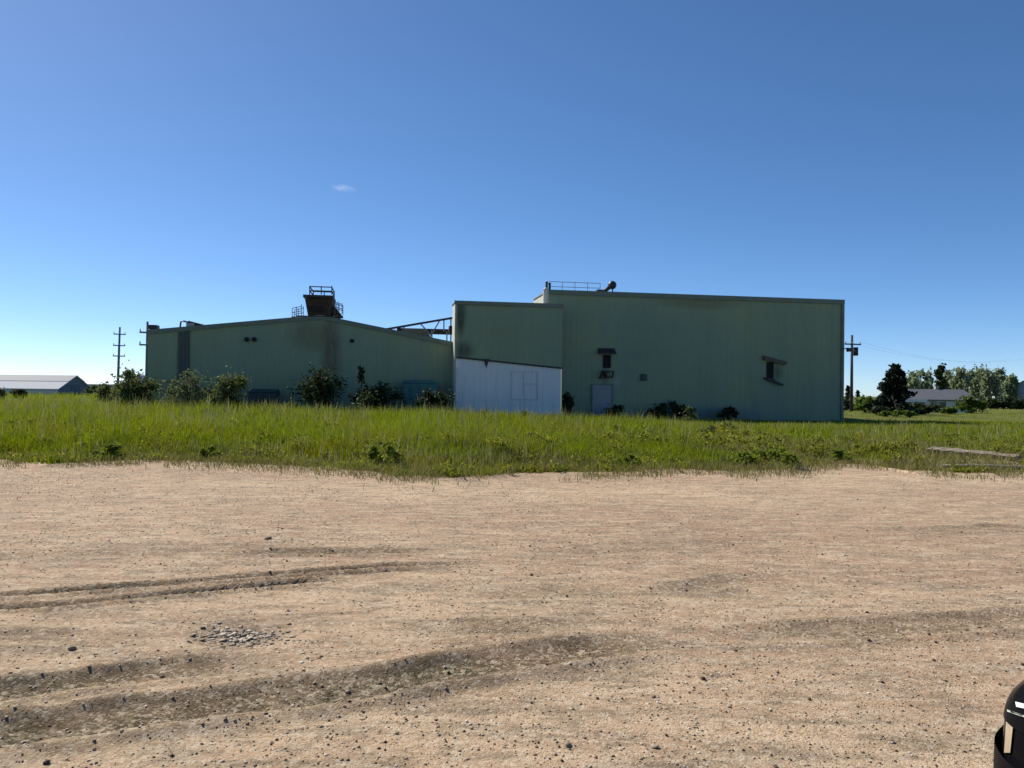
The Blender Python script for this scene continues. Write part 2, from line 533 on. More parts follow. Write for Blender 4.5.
def mat_ground():
    m, nt, N, L, B = new_mat('gravel lot and meadow soil')
    v = objvec(nt)
    at = N.new('ShaderNodeAttribute'); at.attribute_name = 'zones'
    sp = N.new('ShaderNodeSeparateColor'); L.new(at.outputs['Color'], sp.inputs[0])
    rut, patch, grass = sp.outputs[0], sp.outputs[1], sp.outputs[2]

    def lin(f, k, o):
        x = math_n(nt, 'MULTIPLY_ADD', f, k, True); nt.nodes[-1].inputs[2].default_value = o
        return x
    tan, pale, pink, grey = (0.50, 0.352, 0.215), (0.60, 0.445, 0.282), (0.315, 0.196, 0.122), (0.21, 0.17, 0.11)
    c = mixc(nt, tan, pale, lin(noise(nt, v, 0.33, 4, 0.6), 3.2, -1.15))
    # the reddish sandy band runs along the lot: stretched noise
    vb = objvec(nt, (0.10, 0.42, 1), (3.1, 0.3, 0))
    c = mixc(nt, c, pink, math_n(nt, 'MULTIPLY', lin(noise(nt, vb, 1.0, 4, 0.6), 4.0, -1.6), 0.9))
    c = mixc(nt, c, pink, math_n(nt, 'MULTIPLY', at.outputs['Alpha'], lin(noise(nt, objvec(nt, (.5, 1.3, 1)), 1.0, 5, .65), 3.5, -1.0)))
    c = mixc(nt, c, grey, math_n(nt, 'MULTIPLY', lin(noise(nt, v, 1.9, 5, 0.68), 4.5, -2.5), 0.35))
    # smeared patches dragged along the lot by wheels and grader
    for sc_, lo_, amt, cc in (((.9, 3.2, 1), 1.0, .75, (0.25, 0.185, 0.125)), ((2.4, 6.5, 1), 1.0, .75, (0.20, 0.15, 0.10)), ((1.3, 5.0, 1), 1.6, .45, (0.60, 0.47, 0.33))):
        c = mixc(nt, c, cc, math_n(nt, 'MULTIPLY', lin(noise(nt, objvec(nt, sc_, (lo_ * 3, amt * 9, 0)), lo_, 6, .68), 9.0, -4.5), amt))
    # wheel tracks: turned-up damp olive brown soil, streaked
    trk = mixc(nt, (0.072, 0.058, 0.028), (0.115, 0.075, 0.040), lin(noise(nt, objvec(nt, (.8, 2.0, 1)), 1.0, 4, .6), 5.0, -2.1))
    c = mixc(nt, c, trk, math_n(nt, 'MULTIPLY', rut, lin(noise(nt, objvec(nt, (4, 11, 1)), 1.5, 6, 0.75), 3.4, -0.75)))
    c = mixc(nt, c, (0.12, 0.10, 0.075), math_n(nt, 'MULTIPLY', patch, lin(noise(nt, objvec(nt, (5, 14, 1)), 1.0, 4, .6), 3.0, -0.9)))
    # grains: sand and grit from a few mm to a few cm, light and dark
    vo = N.new('ShaderNodeTexVoronoi'); vo.inputs['Scale'].default_value = 34; L.new(v, vo.inputs['Vector'])
    sv = N.new('ShaderNodeSeparateColor'); L.new(vo.outputs['Color'], sv.inputs[0])
    vo2 = N.new('ShaderNodeTexVoronoi'); vo2.inputs['Scale'].default_value = 75; L.new(v, vo2.inputs['Vector'])
    sv2 = N.new('ShaderNodeSeparateColor'); L.new(vo2.outputs['Color'], sv2.inputs[0])
    c = mixc(nt, c, (0.60, 0.50, 0.37), math_n(nt, 'MULTIPLY', lin(sv.outputs[0], 3.0, -2.2), .65))
    c = mixc(nt, c, (0.17, 0.12, 0.08), math_n(nt, 'MULTIPLY', lin(sv.outputs[1], 4.0, -3.35), .7))
    c = mixc(nt, c, (0.62, 0.52, 0.37), math_n(nt, 'MULTIPLY', lin(sv2.outputs[0], 3.0, -2.3), .6))
    c = mixc(nt, c, (0.20, 0.14, 0.095), math_n(nt, 'MULTIPLY', lin(sv2.outputs[1], 4.0, -3.2), .6))
    fg = noise(nt, v, 26, 8, 0.82)
    c = mixc(nt, c, (0.58, 0.52, 0.46), lin(fg, 6.0, -3.2), 'MULTIPLY')
    fl = noise(nt, objvec(nt, (1, 1.6, 1), (5, 2, 0)), 17, 7, 0.8)
    c = mixc(nt, c, (0.66, 0.54, 0.40), math_n(nt, 'MULTIPLY', lin(fl, 7.0, -3.9), .6))
    # meadow soil and thatch
    gsoil = mixc(nt, (0.055, 0.075, 0.012), (0.13, 0.135, 0.025), lin(noise(nt, v, 0.25, 5, 0.65), 3.0, -1.0))
    gsoil = mixc(nt, gsoil, (0.11, 0.085, 0.04), lin(noise(nt, v, 3.0, 4, 0.6), 4.0, -2.2))
    c = mixc(nt, c, gsoil, grass)
    L.new(c, B.inputs['Base Color'])
    B.inputs['Roughness'].default_value = 0.95
    B.inputs['Specular IOR Level'].default_value = 0.1
    h = math_n(nt, 'ADD', math_n(nt, 'MULTIPLY', vo2.outputs['Distance'], -0.006), math_n(nt, 'ADD', math_n(nt, 'MULTIPLY', noise(nt, v, 26, 8, 0.8), 0.018), math_n(nt, 'MULTIPLY', noise(nt, v, 70, 5, .75), 0.012)))
    bp = N.new('ShaderNodeBump'); bp.inputs['Strength'].default_value = 0.75; bp.inputs['Distance'].default_value = 1.0
    L.new(h, bp.inputs['Height']); L.new(bp.outputs[0], B.inputs['Normal'])
    return m


ground = np_mesh('ground', np.stack([GX, GY, GZ], -1).reshape(-1, 3), quads.ravel(), np.full(len(quads), 4), mat_ground(), smooth=True)
# the reddish damp band that crosses the lot beyond the wheel tracks
band = np.exp(-((GY - 8.2 - .05 * GX) / 2.1) ** 4) * (1 - .55 * sstep(2, 8, GX)) * .85
band = np.maximum(band, .50 * sstep(8.5, 12, GY) * (.6 + .8 * fbm(GX * .3, GY * .9, 88, 3)))
band = np.maximum(band, .5 * np.exp(-((GX - gpt(560, 640).x) / 1.3) ** 2 - ((GY - gpt(560, 640).y) / .45) ** 2))
ca = ground.data.attributes.new('zones', 'FLOAT_COLOR', 'POINT')
ca.data.foreach_set('color', np.stack([np.clip(rut_mask * 1.25, 0, 1), pat, grass_mask, band], -1).astype(np.float32).ravel())
tag(ground, 'tan gravel lot with wheel tracks running into flat green meadow', 'ground', kind='structure')


def gz(x, y):
    """height of the ground sheet at a point (bilinear in its grid)"""
    x = np.asarray(x, float); y = np.asarray(y, float)
    i = np.clip(np.searchsorted(gx, x) - 1, 0, nx - 2); j = np.clip(np.searchsorted(gy, y) - 1, 0, ny - 2)
    tx = (x - gx[i]) / (gx[i + 1] - gx[i]); ty = (y - gy[j]) / (gy[j + 1] - gy[j])
    return ((GZ[j, i] * (1 - tx) + GZ[j, i + 1] * tx) * (1 - ty) + (GZ[j + 1, i] * (1 - tx) + GZ[j + 1, i + 1] * tx) * ty)


# ------------------------------------------------------------------ gravel
def mat_stone(name, stops):
    m, nt, N, L, B = new_mat(name)
    g = N.new('ShaderNodeNewGeometry')
    rp = ramp(N, stops); L.new(g.outputs['Random Per Island'], rp.inputs[0])
    c = mixc(nt, rp.outputs[0], (0.6, 0.57, 0.52), noise(nt, objvec(nt), 45, 3), 'MULTIPLY')
    L.new(c, B.inputs['Base Color']); B.inputs['Roughness'].default_value = 0.9
    return m


M['gravel'] = mat_stone('loose gravel', [(0.0, (0.12, 0.08, 0.05)), (0.22, (0.30, 0.215, 0.14)), (0.6, (0.50, 0.38, 0.26)), (0.86, (0.55, 0.45, 0.34)), (1.0, (0.70, 0.64, 0.56))])
M['clod'] = mat_stone('dark soil clods', [(0.0, (0.06, 0.036, 0.02)), (1.0, (0.17, 0.105, 0.065))])
M['grey_stone'] = mat_stone('grey broken stones', [(0.0, (0.14, 0.105, 0.07)), (0.5, (0.34, 0.27, 0.19)), (1.0, (0.66, 0.57, 0.45))])

t_ = (1 + 5 ** 0.5) / 2
ICO_V = np.array([(-1, t_, 0), (1, t_, 0), (-1, -t_, 0), (1, -t_, 0), (0, -1, t_), (0, 1, t_), (0, -1, -t_), (0, 1, -t_), (t_, 0, -1), (t_, 0, 1), (-t_, 0, -1), (-t_, 0, 1)]) / math.sqrt(1 + t_ * t_)
ICO_F = np.array([(0, 11, 5), (0, 5, 1), (0, 1, 7), (0, 7, 10), (0, 10, 11), (1, 5, 9), (5, 11, 4), (11, 10, 2), (10, 7, 6), (7, 1, 8), (3, 9, 4), (3, 4, 2), (3, 2, 6), (3, 6, 8), (3, 8, 9), (4, 9, 5), (2, 4, 11), (6, 2, 10), (8, 6, 7), (9, 8, 1)])


def stones(name, xs, ys, size, mat, flat=0.65, sink=0.25):
    n = len(xs)
    z = gz(xs, ys)
    sc = size[:, None] * np.stack([nrs.uniform(0.7, 1.35, n), nrs.uniform(0.7, 1.2, n), nrs.uniform(0.7, 1.2, n) * flat], -1)
    a = nrs.uniform(0, 6.283, n); tl = nrs.uniform(-0.4, 0.4, n)
    jit = 1 + nrs.uniform(-0.34, 0.30, (n, 12, 1))
    V = ICO_V[None] * jit * sc[:, None, :]
    x = V[..., 0] * np.cos(tl)[:, None] - V[..., 2] * np.sin(tl)[:, None]
    zz = V[..., 0] * np.sin(tl)[:, None] + V[..., 2] * np.cos(tl)[:, None]
    X = x * np.cos(a)[:, None] - V[..., 1] * np.sin(a)[:, None]
    Y = x * np.sin(a)[:, None] + V[..., 1] * np.cos(a)[:, None]
    W = np.stack([X + xs[:, None], Y + ys[:, None], zz + (z + size * flat * (1 - 2 * sink) * 0.6)[:, None]], -1).reshape(-1, 3)
    Fc = (ICO_F[None] + 12 * np.arange(n)[:, None, None]).reshape(-1)
    return np_mesh(name, W, Fc, np.full(20 * n, 3), mat)


def lot_points(n, dmin, dmax, bias=1.0):
    u = nrs.uniform(0, 1, n) ** bias
    d = dmin + (dmax - dmin) * u
    x = nrs.uniform(-0.74, 0.74, n) * d
    ok = d < edge_y(x) + 0.1
    # stones lie in drifts
    ok &= nrs.uniform(0, 1, n) < (0.40 + .8 * sstep(0.35, 0.7, fbm(x * 0.8, d * 0.8, 71, 4)))
    return x[ok], d[ok]


xs, ys = lot_points(34000, 3.0, 15.5, 1.15)
g1 = stones('gravel', xs, ys, 0.003 + 0.0062 * nrs.uniform(0, 1, len(xs)) ** 4 + 0.00022 * ys, M['gravel'])
tag(g1, 'small loose tan pebbles scattered over the gravel lot', 'gravel', kind='stuff')
xs, ys = lot_points(750, 3.0, 15, 1.3)
# clods also gather along the wheel tracks
tx, ty = [], []
for path, w, dep, cs in RUTS:
    P = [gpt(*p) for p in path]
    for a, b in zip(P[:-1], P[1:]):
        for _ in range(int((b - a).length * 3 * cs)):
            q = a.lerp(b, rnd.random()); tx.append(q.x + rnd.gauss(0, 0.16)); ty.append(q.y + rnd.gauss(0, 0.16))
xs = np.concatenate([xs, tx]); ys = np.concatenate([ys, ty])
g2 = stones('soil_clods', xs, ys, 0.005 + 0.010 * nrs.uniform(0, 1, len(xs)) ** 3.5, M['clod'], 0.8, 0.15)
tag(g2, 'small dark brown soil clods dotted over the gravel lot', 'soil clods', kind='stuff')
# the patch of broken grey stones
n = 420
ang = nrs.uniform(0, 6.283, n); rr = np.sqrt(nrs.uniform(0, 1, n))
xs = pc.x + nrs.normal(0, .15, n); ys = pc.y + nrs.normal(0, .10, n) - .25 * (xs - pc.x)
qc = gpt(290, 650)
xs = np.concatenate([xs, qc.x + nrs.normal(0, 0.2, 60), gpt(100, 650).x + nrs.normal(0, 0.28, 55)])
ys = np.concatenate([ys, qc.y + nrs.normal(0, 0.10, 60), gpt(100, 655).y + nrs.normal(0, 0.16, 55)])
g3 = stones('broken_stones', xs, ys, (0.006 + 0.022 * nrs.uniform(0, 1, len(xs)) ** 3.5) * np.where(np.arange(len(xs)) < n, 1, .55), M['grey_stone'], 0.32, 0.15)
tag(g3, 'patch of broken grey stones in a shallow hollow between the wheel tracks', 'stones', kind='stuff')
# a few larger pale stones one can pick out
for (px, py, s, lab) in [(568, 747, 0.032, 'pale flat stone lying alone near the front of the gravel lot'),
                         (655, 748, 0.026, 'cream rounded stone right of the pale flat stone at the front of the lot'),
                         (268, 541, 0.045, 'pale broken stone on the lot beyond the long left wheel track'),
                         (348, 687, 0.02, 'small white stone at the end of the dark wheel track'),
                         (72, 651, 0.034, 'whitish stone at the left edge of the lot between two wheel tracks')]:
    p = gpt(px, py)
    o = stones('stone', np.array([0.0]), np.array([0.0]), np.array([s]), M['grey_stone'], 0.55, 0.2)
    zc = float(gz(0.0, 0.0))
    for vv in o.data.vertices: vv.co.z -= zc
    sub = o.modifiers.new('Subsurf', 'SUBSURF'); sub.levels = 1; sub.render_levels = 1
    o.location = (p.x, p.y, float(gz(p.x, p.y)))
    tag(o, lab, 'stone', 'larger stones on the lot')


# ------------------------------------------------------------------ BUILDINGS
SL = 0.166
TH = math.atan(SL)
E_ = Vector((math.cos(TH), math.sin(TH), 0)); NI = Vector((-math.sin(TH), math.cos(TH), 0))
P0 = Vector((0, 42.65, 0))          # origin of the yard frame, on the left building's front wall


def wp(px, py, t=0.0):
    """(s, z) on the wall plane t metres behind the left building's front"""
    d = ray(px, py); o = Vector((0, 0, CAM_H))
    k = (P0 + NI * t - o).dot(NI) / d.dot(NI)
    q = o + d * k
    return (q - P0).dot(E_), q.z


def fr(s, t, z=0.0):
    p = P0 + E_ * s + NI * t
    return Vector((p.x, p.y, z))


def ribbed(mb, s0, s1, t, zt, zb, pitch=0.30, dep=0.006):
    """vertical ribbed sheet facing -t, with its top following zt(s) and its foot zb(s)"""
    prof = []
    s = s0
    while s < s1 - 1e-6:
        for f_, d_ in ((0, 0), (0.62, 0), (0.72, dep), (0.90, dep)):
            q = s + f_ * pitch
            if q < s1: prof.append((q, d_))
        s += pitch
    prof.append((s1, 0))
    vs, fs = [], []
    for q, d_ in prof:
        vs += [(q, t - d_, zb(q)), (q, t - d_, zt(q))]
    for i in range(len(prof) - 1):
        fs.append((2 * i, 2 * i + 2, 2 * i + 3, 2 * i + 1))
    mb.add(vs, fs)


# --- the left, gabled building
sL, zL = wp(148, 331.5); sM, zM = wp(321, 316.5); sR, zR = wp(456, 344)
DEPTH = 16.0
O1 = (sL, 0, 0)
stL = [(wp(331, 360)[0] - sL, 3.2, 0.75, 3.6, (0.10, 0.068, 0.038), 0.62), (wp(312, 340)[0] - sL, 4.5, 1.7, 1.3, (0.135, 0.125, 0.065), 0.55),
       (wp(250, 400)[0] - sL, 0.3, 5.0, 1.3, (0.13, 0.18, 0.18), 0.5), (wp(420, 400)[0] - sL, 0.6, 4.0, 2.0, (0.10, 0.17, 0.15), 0.6),
       (wp(184, 360)[0] - sL, 2.2, 0.5, 2.6, (0.06, 0.085, 0.085), 0.5)]
M['wall_left'] = mat_wall('green siding of the gabled building', GREEN, stL)
bl = thing('warehouse', 'long low green metal building with a shallow gable, left of the white panelled block', 'building', fr(sL, 0), TH)


def zt_left(s): return zL + (zM - zL) * (s - sL) / (sM - sL) if s < sM else zM + (zR - zM) * (s - sM) / (sR - sM)


mb = MB(); ribbed(mb, sL, sR, 0, zt_left, lambda s: -0.4)
mb.build('wall', M['wall_left'], bl, O1)
mb = MB()
mb.add([(sL, 0, -.4), (sL, DEPTH, -.4), (sL, DEPTH, zL), (sL, 0, zL)], [(0, 1, 2, 3)])
mb.build('side_wall', M['pale_side'], bl, O1)
mb = MB()
mb.add([(sR, 0, -.4), (sR, DEPTH, -.4), (sR, DEPTH, zR), (sR, 0, zR)], [(0, 1, 2, 3)])
mb.add([(sL, DEPTH, -.4), (sR, DEPTH, -.4), (sR, DEPTH, zR), (sM, DEPTH, zM), (sL, DEPTH, zL)], [(0, 1, 2, 3, 4)])
mb.build('rear_wall', M['green_trim'], bl, O1)
mb = MB()
for a, za, b, zb in ((sL - .05, zL, sM, zM), (sM, zM, sR, zR)):
    mb.hexa([(a, -.03, za + .01), (b, -.03, zb + .01), (b, DEPTH, zb + .01), (a, DEPTH, za + .01),
             (a, -.03, za + .07), (b, -.03, zb + .07), (b, DEPTH, zb + .07), (a, DEPTH, za + .07)])
mb.build('roof', M['roof'], bl, O1)
mb = MB()
for a, za, b, zb in ((sL - .05, zL, sM, zM), (sM, zM, sR, zR)):
    mb.hexa([(a, -.09, za - .14), (b, -.09, zb - .14), (b, -.034, zb - .14), (a, -.034, za - .14),
             (a, -.09, za + .08), (b, -.09, zb + .08), (b, -.034, zb + .08), (a, -.034, za + .08)])
mb.build('fascia', M['green_trim'], bl, O1)
# darker recessed sheet strip, reaching from roof to ground
a, b = wp(178, 340)[0], wp(190, 340)[0]
mb = MB(); ribbed(mb, a, b, -0.045, lambda s: zt_left(s) - .16, lambda s: -.3, 0.2, 0.03)
mb.build('dark_siding_strip', mat_wall('dark replacement siding', (0.075, 0.10, 0.10), []), bl, O1)
for px in (247, 254.5, 352):
    s, z = wp(px, 339.5 if px < 300 else 341)
    v_ = MB().tube([(s, -.03, z), (s, -.14, z)], 0.13 if px < 300 else 0.11, 10).build('vent', M['dark'], bl, O1)
    MB().tube([(s, -.141, z), (s, -.15, z)], 0.09, 10).build('vent_opening', M['black'], v_, O1)
# corner trim, sunlit at the right end
s = sR
# --- the block with the white panel
TA = -1.35
sA, zA = wp(455.5, 302.5, TA); sB, zB = wp(562.5, 305.5, TA)
zA = zB = (zA + zB) / 2
TB = 0.25
O2 = (sA, TA, 0)
ba = thing('annex', 'green flat topped block with a white sheet lower half, between the two green buildings', 'building', fr(sA, TA), TH)
wsL, wzL = wp(455.5, 357, TA); wsR, wzR = wp(562, 368, TA)


def zw(s): return wzL + (wzR - wzL) * (s - wsL) / (wsR - wsL)


stA = [(0.25, 5.6, 0.45, 1.5, (0.045, 0.05, 0.04), 0.8), (0.4, 3.8, 0.9, 0.7, (0.035, 0.045, 0.04), 0.7), (3.0, 4.8, 3.0, 1.2, (0.18, 0.22, 0.15), 0.3)]
M['wall_annex'] = mat_wall('green siding of the block', GREEN, stA)
mb = MB(); ribbed(mb, sA, sB, TA, lambda s: zA, lambda s: zw(s) - .02)
mb.build('wall', M['wall_annex'], ba, O2)
mb = MB()
mb.add([(sA, TA, -.4), (sA, TB + .2, -.4), (sA, TB + .2, zA), (sA, TA, zA)], [(0, 1, 2, 3)])
mb.build('side_wall', M['pale_side'], ba, O2)
mb = MB()
mb.add([(sB, TA, -.4), (sB, TB, -.4), (sB, TB, zA), (sB, TA, zA)], [(0, 1, 2, 3)])
mb.build('far_side_wall', M['green_trim'], ba, O2)
mb = MB().box(sA - .05, sB + .05, TA - .03, TB + .2, zA + .01, zA + .07)
mb.build('roof', M['roof'], ba, O2)
mb = MB().box(sA - .06, sB + .06, TA - .10, TA - .035, zA - .12, zA + .09)
mb.build('fascia', M['green_trim'], ba, O2)


def mat_white_panel():
    m, nt, N, L, B = new_mat('white panel sheets')
    v = objvec(nt)
    c = mixc(nt, (0.66, 0.67, 0.66), (0.58, 0.60, 0.60), noise(nt, v, 0.8, 5, 0.6))
    st = math_n(nt, 'MULTIPLY_ADD', noise(nt, objvec(nt, (6, 1, .3)), 1.0, 5, 0.65), 4.5, True); N[-1].inputs[2].default_value = -2.5
    c = mixc(nt, c, (0.40, 0.41, 0.48), math_n(nt, 'MULTIPLY', st, 0.7))
    L.new(c, B.inputs['Base Color']); B.inputs['Roughness'].default_value = 0.55
    return m


mb = MB(); ribbed(mb, sA + .02, sB - .05, TA - .03, lambda s: zw(s) - .06, lambda s: -.1, 0.62, 0.03)
pn = mb.build('white_panel', mat_white_panel(), ba, O2)
mb = MB()
for (x0, y0, x1, y1) in ((511, 371, 511, 399), (523, 373, 523, 396), (537, 372, 537, 400), (511, 372, 537, 372), (511, 399, 537, 400), (523, 384, 537, 384)):
    p, q = wp(x0, y0, TA), wp(x1, y1, TA)
    mb.bar((p[0], TA - .072, p[1]), (q[0], TA - .072, q[1]), 0.022)
mb.build('door_frame', mat_simple('grey blue seams', (0.42, 0.43, 0.50), .6), pn, O2)
mb = MB()
mb.hexa([(sA, TA - .12, wzL - .06), (sB, TA - .12, wzR - .06), (sB, TA - .04, wzR - .06), (sA, TA - .04, wzL - .06),
         (sA, TA - .12, wzL + .03), (sB, TA - .12, wzR + .03), (sB, TA - .04, wzR + .03), (sA, TA - .04, wzL + .03)])
s, z = wp(486, 360, TA)
mb.prism([(s - .17, TA - .10, z + .06), (s + .2, TA - .10, z + .05), (s + .1, TA - .10, z - .14), (s + .02, TA - .10, z - .42), (s - .06, TA - .10, z - .2)], .05, (0, 1, 0))
mb.build('torn_flashing', M['dark'], ba, O2)
mb = MB().box(sA - .035, sA + .06, TA - .15, TA - .125, -.2, zA - .14)
mb.build('corner_trim', mat_simple('pale corner trim', (0.34, 0.36, 0.33), .6), ba, O2)

# --- the tall right building
sC, zC = wp(548, 291.5, TB); sD, zD = wp(843, 301.5, TB)
zC = zD = (zC + zD) / 2
D2 = 4.2
O3 = (sC, TB, 0)
bt = thing('warehouse', 'tall green windowless metal building with a flat roofline, right of the white panelled block', 'building', fr(sC, TB), TH)


def L3(px, py): s, z = wp(px, py, TB); return (s - sC, z)


stT = [(L3(605, 380)[0], 2.8, 0.35, 1.3, (0.09, 0.11, 0.09), 0.5), (L3(617, 382)[0], L3(617, 382)[1], 0.28, 0.55, (0.27, 0.31, 0.28), 0.9),
       (L3(700, 300)[0], 6.9, 3.6, 0.5, (0.16, 0.155, 0.09), 0.6), (L3(640, 330)[0], 4.6, 3.2, 3.0, (0.15, 0.22, 0.18), 0.4),
       (L3(755, 400)[0], 0.9, 0.3, 1.2, (0.19, 0.22, 0.19), 0.5), (L3(720, 405)[0], 0.2, 6.5, 1.0, (0.13, 0.17, 0.18), 0.5),
       (L3(777, 372)[0], L3(777, 372)[1], 0.55, 0.7, (0.09, 0.085, 0.05), 0.6)]
M['wall_tall'] = mat_wall('green siding of the tall building', GREEN, stT)
mb = MB(); ribbed(mb, sC, sD, TB, lambda s: zC, lambda s: -.4)
mb.build('wall', M['wall_tall'], bt, O3)
mb = MB().add([(sC, TB, -.4), (sC, TB + D2, -.4), (sC, TB + D2, zC), (sC, TB, zC)], [(0, 1, 2, 3)])
mb.build('side_wall', M['pale_side'], bt, O3)
mb = MB()
mb.add([(sD, TB, -.4), (sD, TB + D2, -.4), (sD, TB + D2, zC), (sD, TB, zC)], [(0, 1, 2, 3)])
mb.add([(sC, TB + D2, -.4), (sD, TB + D2, -.4), (sD, TB + D2, zC), (sC, TB + D2, zC)], [(0, 1, 2, 3)])
mb.build('far_wall', M['green_trim'], bt, O3)
mb = MB().box(sC - .05, sD + .05, TB - .03, TB + D2, zC + .01, zC + .08)
mb.build('roof', M['roof'], bt, O3)
mb = MB().box(sC - .06, sD + .06, TB - .10, TB - .035, zC - .16, zC + .10)
mb.build('fascia', M['green_trim'], bt, O3)
mb = MB().box(sD - .12, sD + .05, TB - .09, TB - .034, -.3, zC - .17)
mb.build('corner_trim', M['green_trim'], bt, O3)
# grey personnel door
(a, z1), (b, z0) = wp(592.5, 385, TB), wp(611, 416, TB)
dr = MB().box(a, b, TB - .07, TB - .035, max(z0, -.2), z1).build('door', M['door'], bt, O3)
mb = MB()
mb.box(a - .07, a - .004, TB - .10, TB - .03, -.2, z1 + .07); mb.box(b + .004, b + .07, TB - .10, TB - .03, -.2, z1 + .07)
mb.box(a - .004, b + .004, TB - .10, TB - .03, z1 + .004, z1 + .07)
mb.build('door_frame', M['green_trim'], dr, O3)
MB().tube([(b - .12, TB - .075, 1.0), (b - .12, TB - .13, 1.0), (b - .24, TB - .13, 1.0)], .015, 6).build('handle', M['dark'], dr, O3)


def wbox(mb, x0, y0, x1, y1, t0, t1, t=TB):
    (a, z1), (b, z0) = wp(x0, y0, t), wp(x1, y1, t)
    mb.box(min(a, b), max(a, b), t0, t1, min(z0, z1), max(z0, z1))


# left wall opening with its torn hood
mb = MB(); wbox(mb, 603, 355, 610.5, 368, TB - .06, TB - .03); op = mb.build('wall_opening', M['black'], bt, O3)
mb = MB()
(a, z1), (b, z0) = wp(598, 348, TB), wp(614, 355, TB)
mb.hexa([(a, TB - .45, z0 + .02), (b, TB - .45, z0 + .02), (b, TB - .03, z0 + .1), (a, TB - .03, z0 + .1),
         (a, TB - .45, z0 + .08), (b, TB - .45, z0 + .08), (b, TB - .03, z1), (a, TB - .03, z1)])
mb.build('hood', M['dark'], op, O3)
mb = MB()
(a, z1), (b, z0) = wp(601, 366, TB), wp(611, 372, TB)
mb.box(a, b, TB - .5, TB - .03, z0, z0 + .06)
p = wp(599, 378, TB); q = wp(612, 377, TB)
mb.bar((a, TB - .45, z0 + .02), (p[0], TB - .1, p[1]), .07); mb.bar((b, TB - .45, z0 + .02), (q[0], TB - .1, q[1]), .07)
mb.bar((p[0], TB - .1, p[1]), (q[0], TB - .1, q[1]), .08)
mb.bar((a + .1, TB - .3, z0), ((p[0] + q[0]) / 2, TB - .08, p[1] + .05), .12)
mb.build('support_bracket', M['dark'], op, O3)
# right wall opening with hanging louvre
mb = MB(); wbox(mb, 766.5, 362, 773, 380, TB - .06, TB - .03); op = mb.build('wall_opening', M['black'], bt, O3)
mb = MB()
p = wp(762, 355.5, TB); q = wp(786, 362, TB); p2 = wp(763, 360, TB); q2 = wp(784, 365, TB)
mb.hexa([(p2[0], TB - .2, p2[1]), (q2[0], TB - .18, q2[1]), (q2[0], TB - .04, q2[1]), (p2[0], TB - .04, p2[1]),
         (p[0], TB - .2, p[1]), (q[0], TB - .18, q[1]), (q[0], TB - .04, q[1]), (p[0], TB - .04, p[1])])
mb.build('bent_hood', mat_simple('bent rusty sheet', (0.10, 0.080, 0.05), .7), op, O3)
mb = MB()
p = wp(766, 379, TB); q = wp(781, 385, TB)
mb.bar((p[0], TB - .15, p[1]), (q[0], TB - .2, q[1]), .16, .12)
p = wp(763, 378, TB); q = wp(774, 380, TB)
mb.bar((p[0], TB - .1, p[1]), (q[0], TB - .1, q[1]), .1)
mb.build('hanging_louvre', M['dark'], op, O3)
mb = MB(); wbox(mb, 640.5, 374, 646, 380.5, TB - .13, TB - .03); e_ = mb.build('electrical_box', M['dark'], bt, O3, bevel=.015)
mb = MB(); wbox(mb, 641.3, 375, 645.2, 379.5, TB - .145, TB - .132); mb.build('cover', M['navy'], e_, O3)
# lamp at the right corner
s, z = wp(845, 350, TB)
mb = MB().bar((sD - .1, TB - .1, z + .05), (sD + .28, TB - .25, z + .1), .05)
lm = mb.build('lamp_arm', M['dark'], bt, O3)
MB().prism([(sD + .12, TB - .36, z + .12), (sD + .42, TB - .36, z + .10), (sD + .46, TB - .36, z - .10), (sD + .16, TB - .36, z - .12)], .22, (0, 1, 0)).build('lamp_head', M['dark'], lm, O3)
# roof guard rail and the two stub vents at the left corner
mb = MB()
(ra, rz), (rb, _) = wp(551, 285, TB), wp(602, 286, TB)
rt = zC + .62
for i in range(5):
    s = ra + (rb - ra) * i / 4
    mb.tube([(s, TB + .4, zC + .05), (s, TB + .4, rt)], .018, 6)
for z in (rt, zC + .34): mb.tube([(ra, TB + .4, z), (rb, TB + .4, z)], .018, 6)
mb.build('guard_rail', M['galv'], bt, O3)
for px, h in ((547.5, .5), (550.5, .42)):
    s, z = wp(px, 290, TB)
    v_ = MB().tube([(s, TB + .25, zC + .05), (s, TB + .25, zC + .05 + h)], .07, 8).build('vent_pipe', M['dark'], bt, O3)
    MB().tube([(s, TB + .25, zC + .05 + h), (s, TB + .25, zC + .1 + h)], [.11, .06], 8).build('cap', M['dark'], v_, O3)

# pale vent tank beside the tall building's corner
s, z = wp(545.5, 300, TB - .3); z2 = wp(545.5, 288.5, TB - .3)[1]
vt = thing('roof_tank', 'small cream vent tank at the left corner of the tall roof', 'tank', fr(s, TB - .35, zA + .07), TH)
Ov = (s, TB - .35, zA + .07)
MB().tube([(s, TB - .35, zA + .06), (s, TB - .35, z2 - .1)], .16, 14).build('shell', M['pale_side'], vt, Ov, smooth=False)
MB().tube([(s, TB - .35, z2 - .1), (s, TB - .35, z2), (s, TB - .35, z2 + .04)], [.165, .11, .03], 14).build('dome', M['pale_side'], vt, Ov, smooth=True)
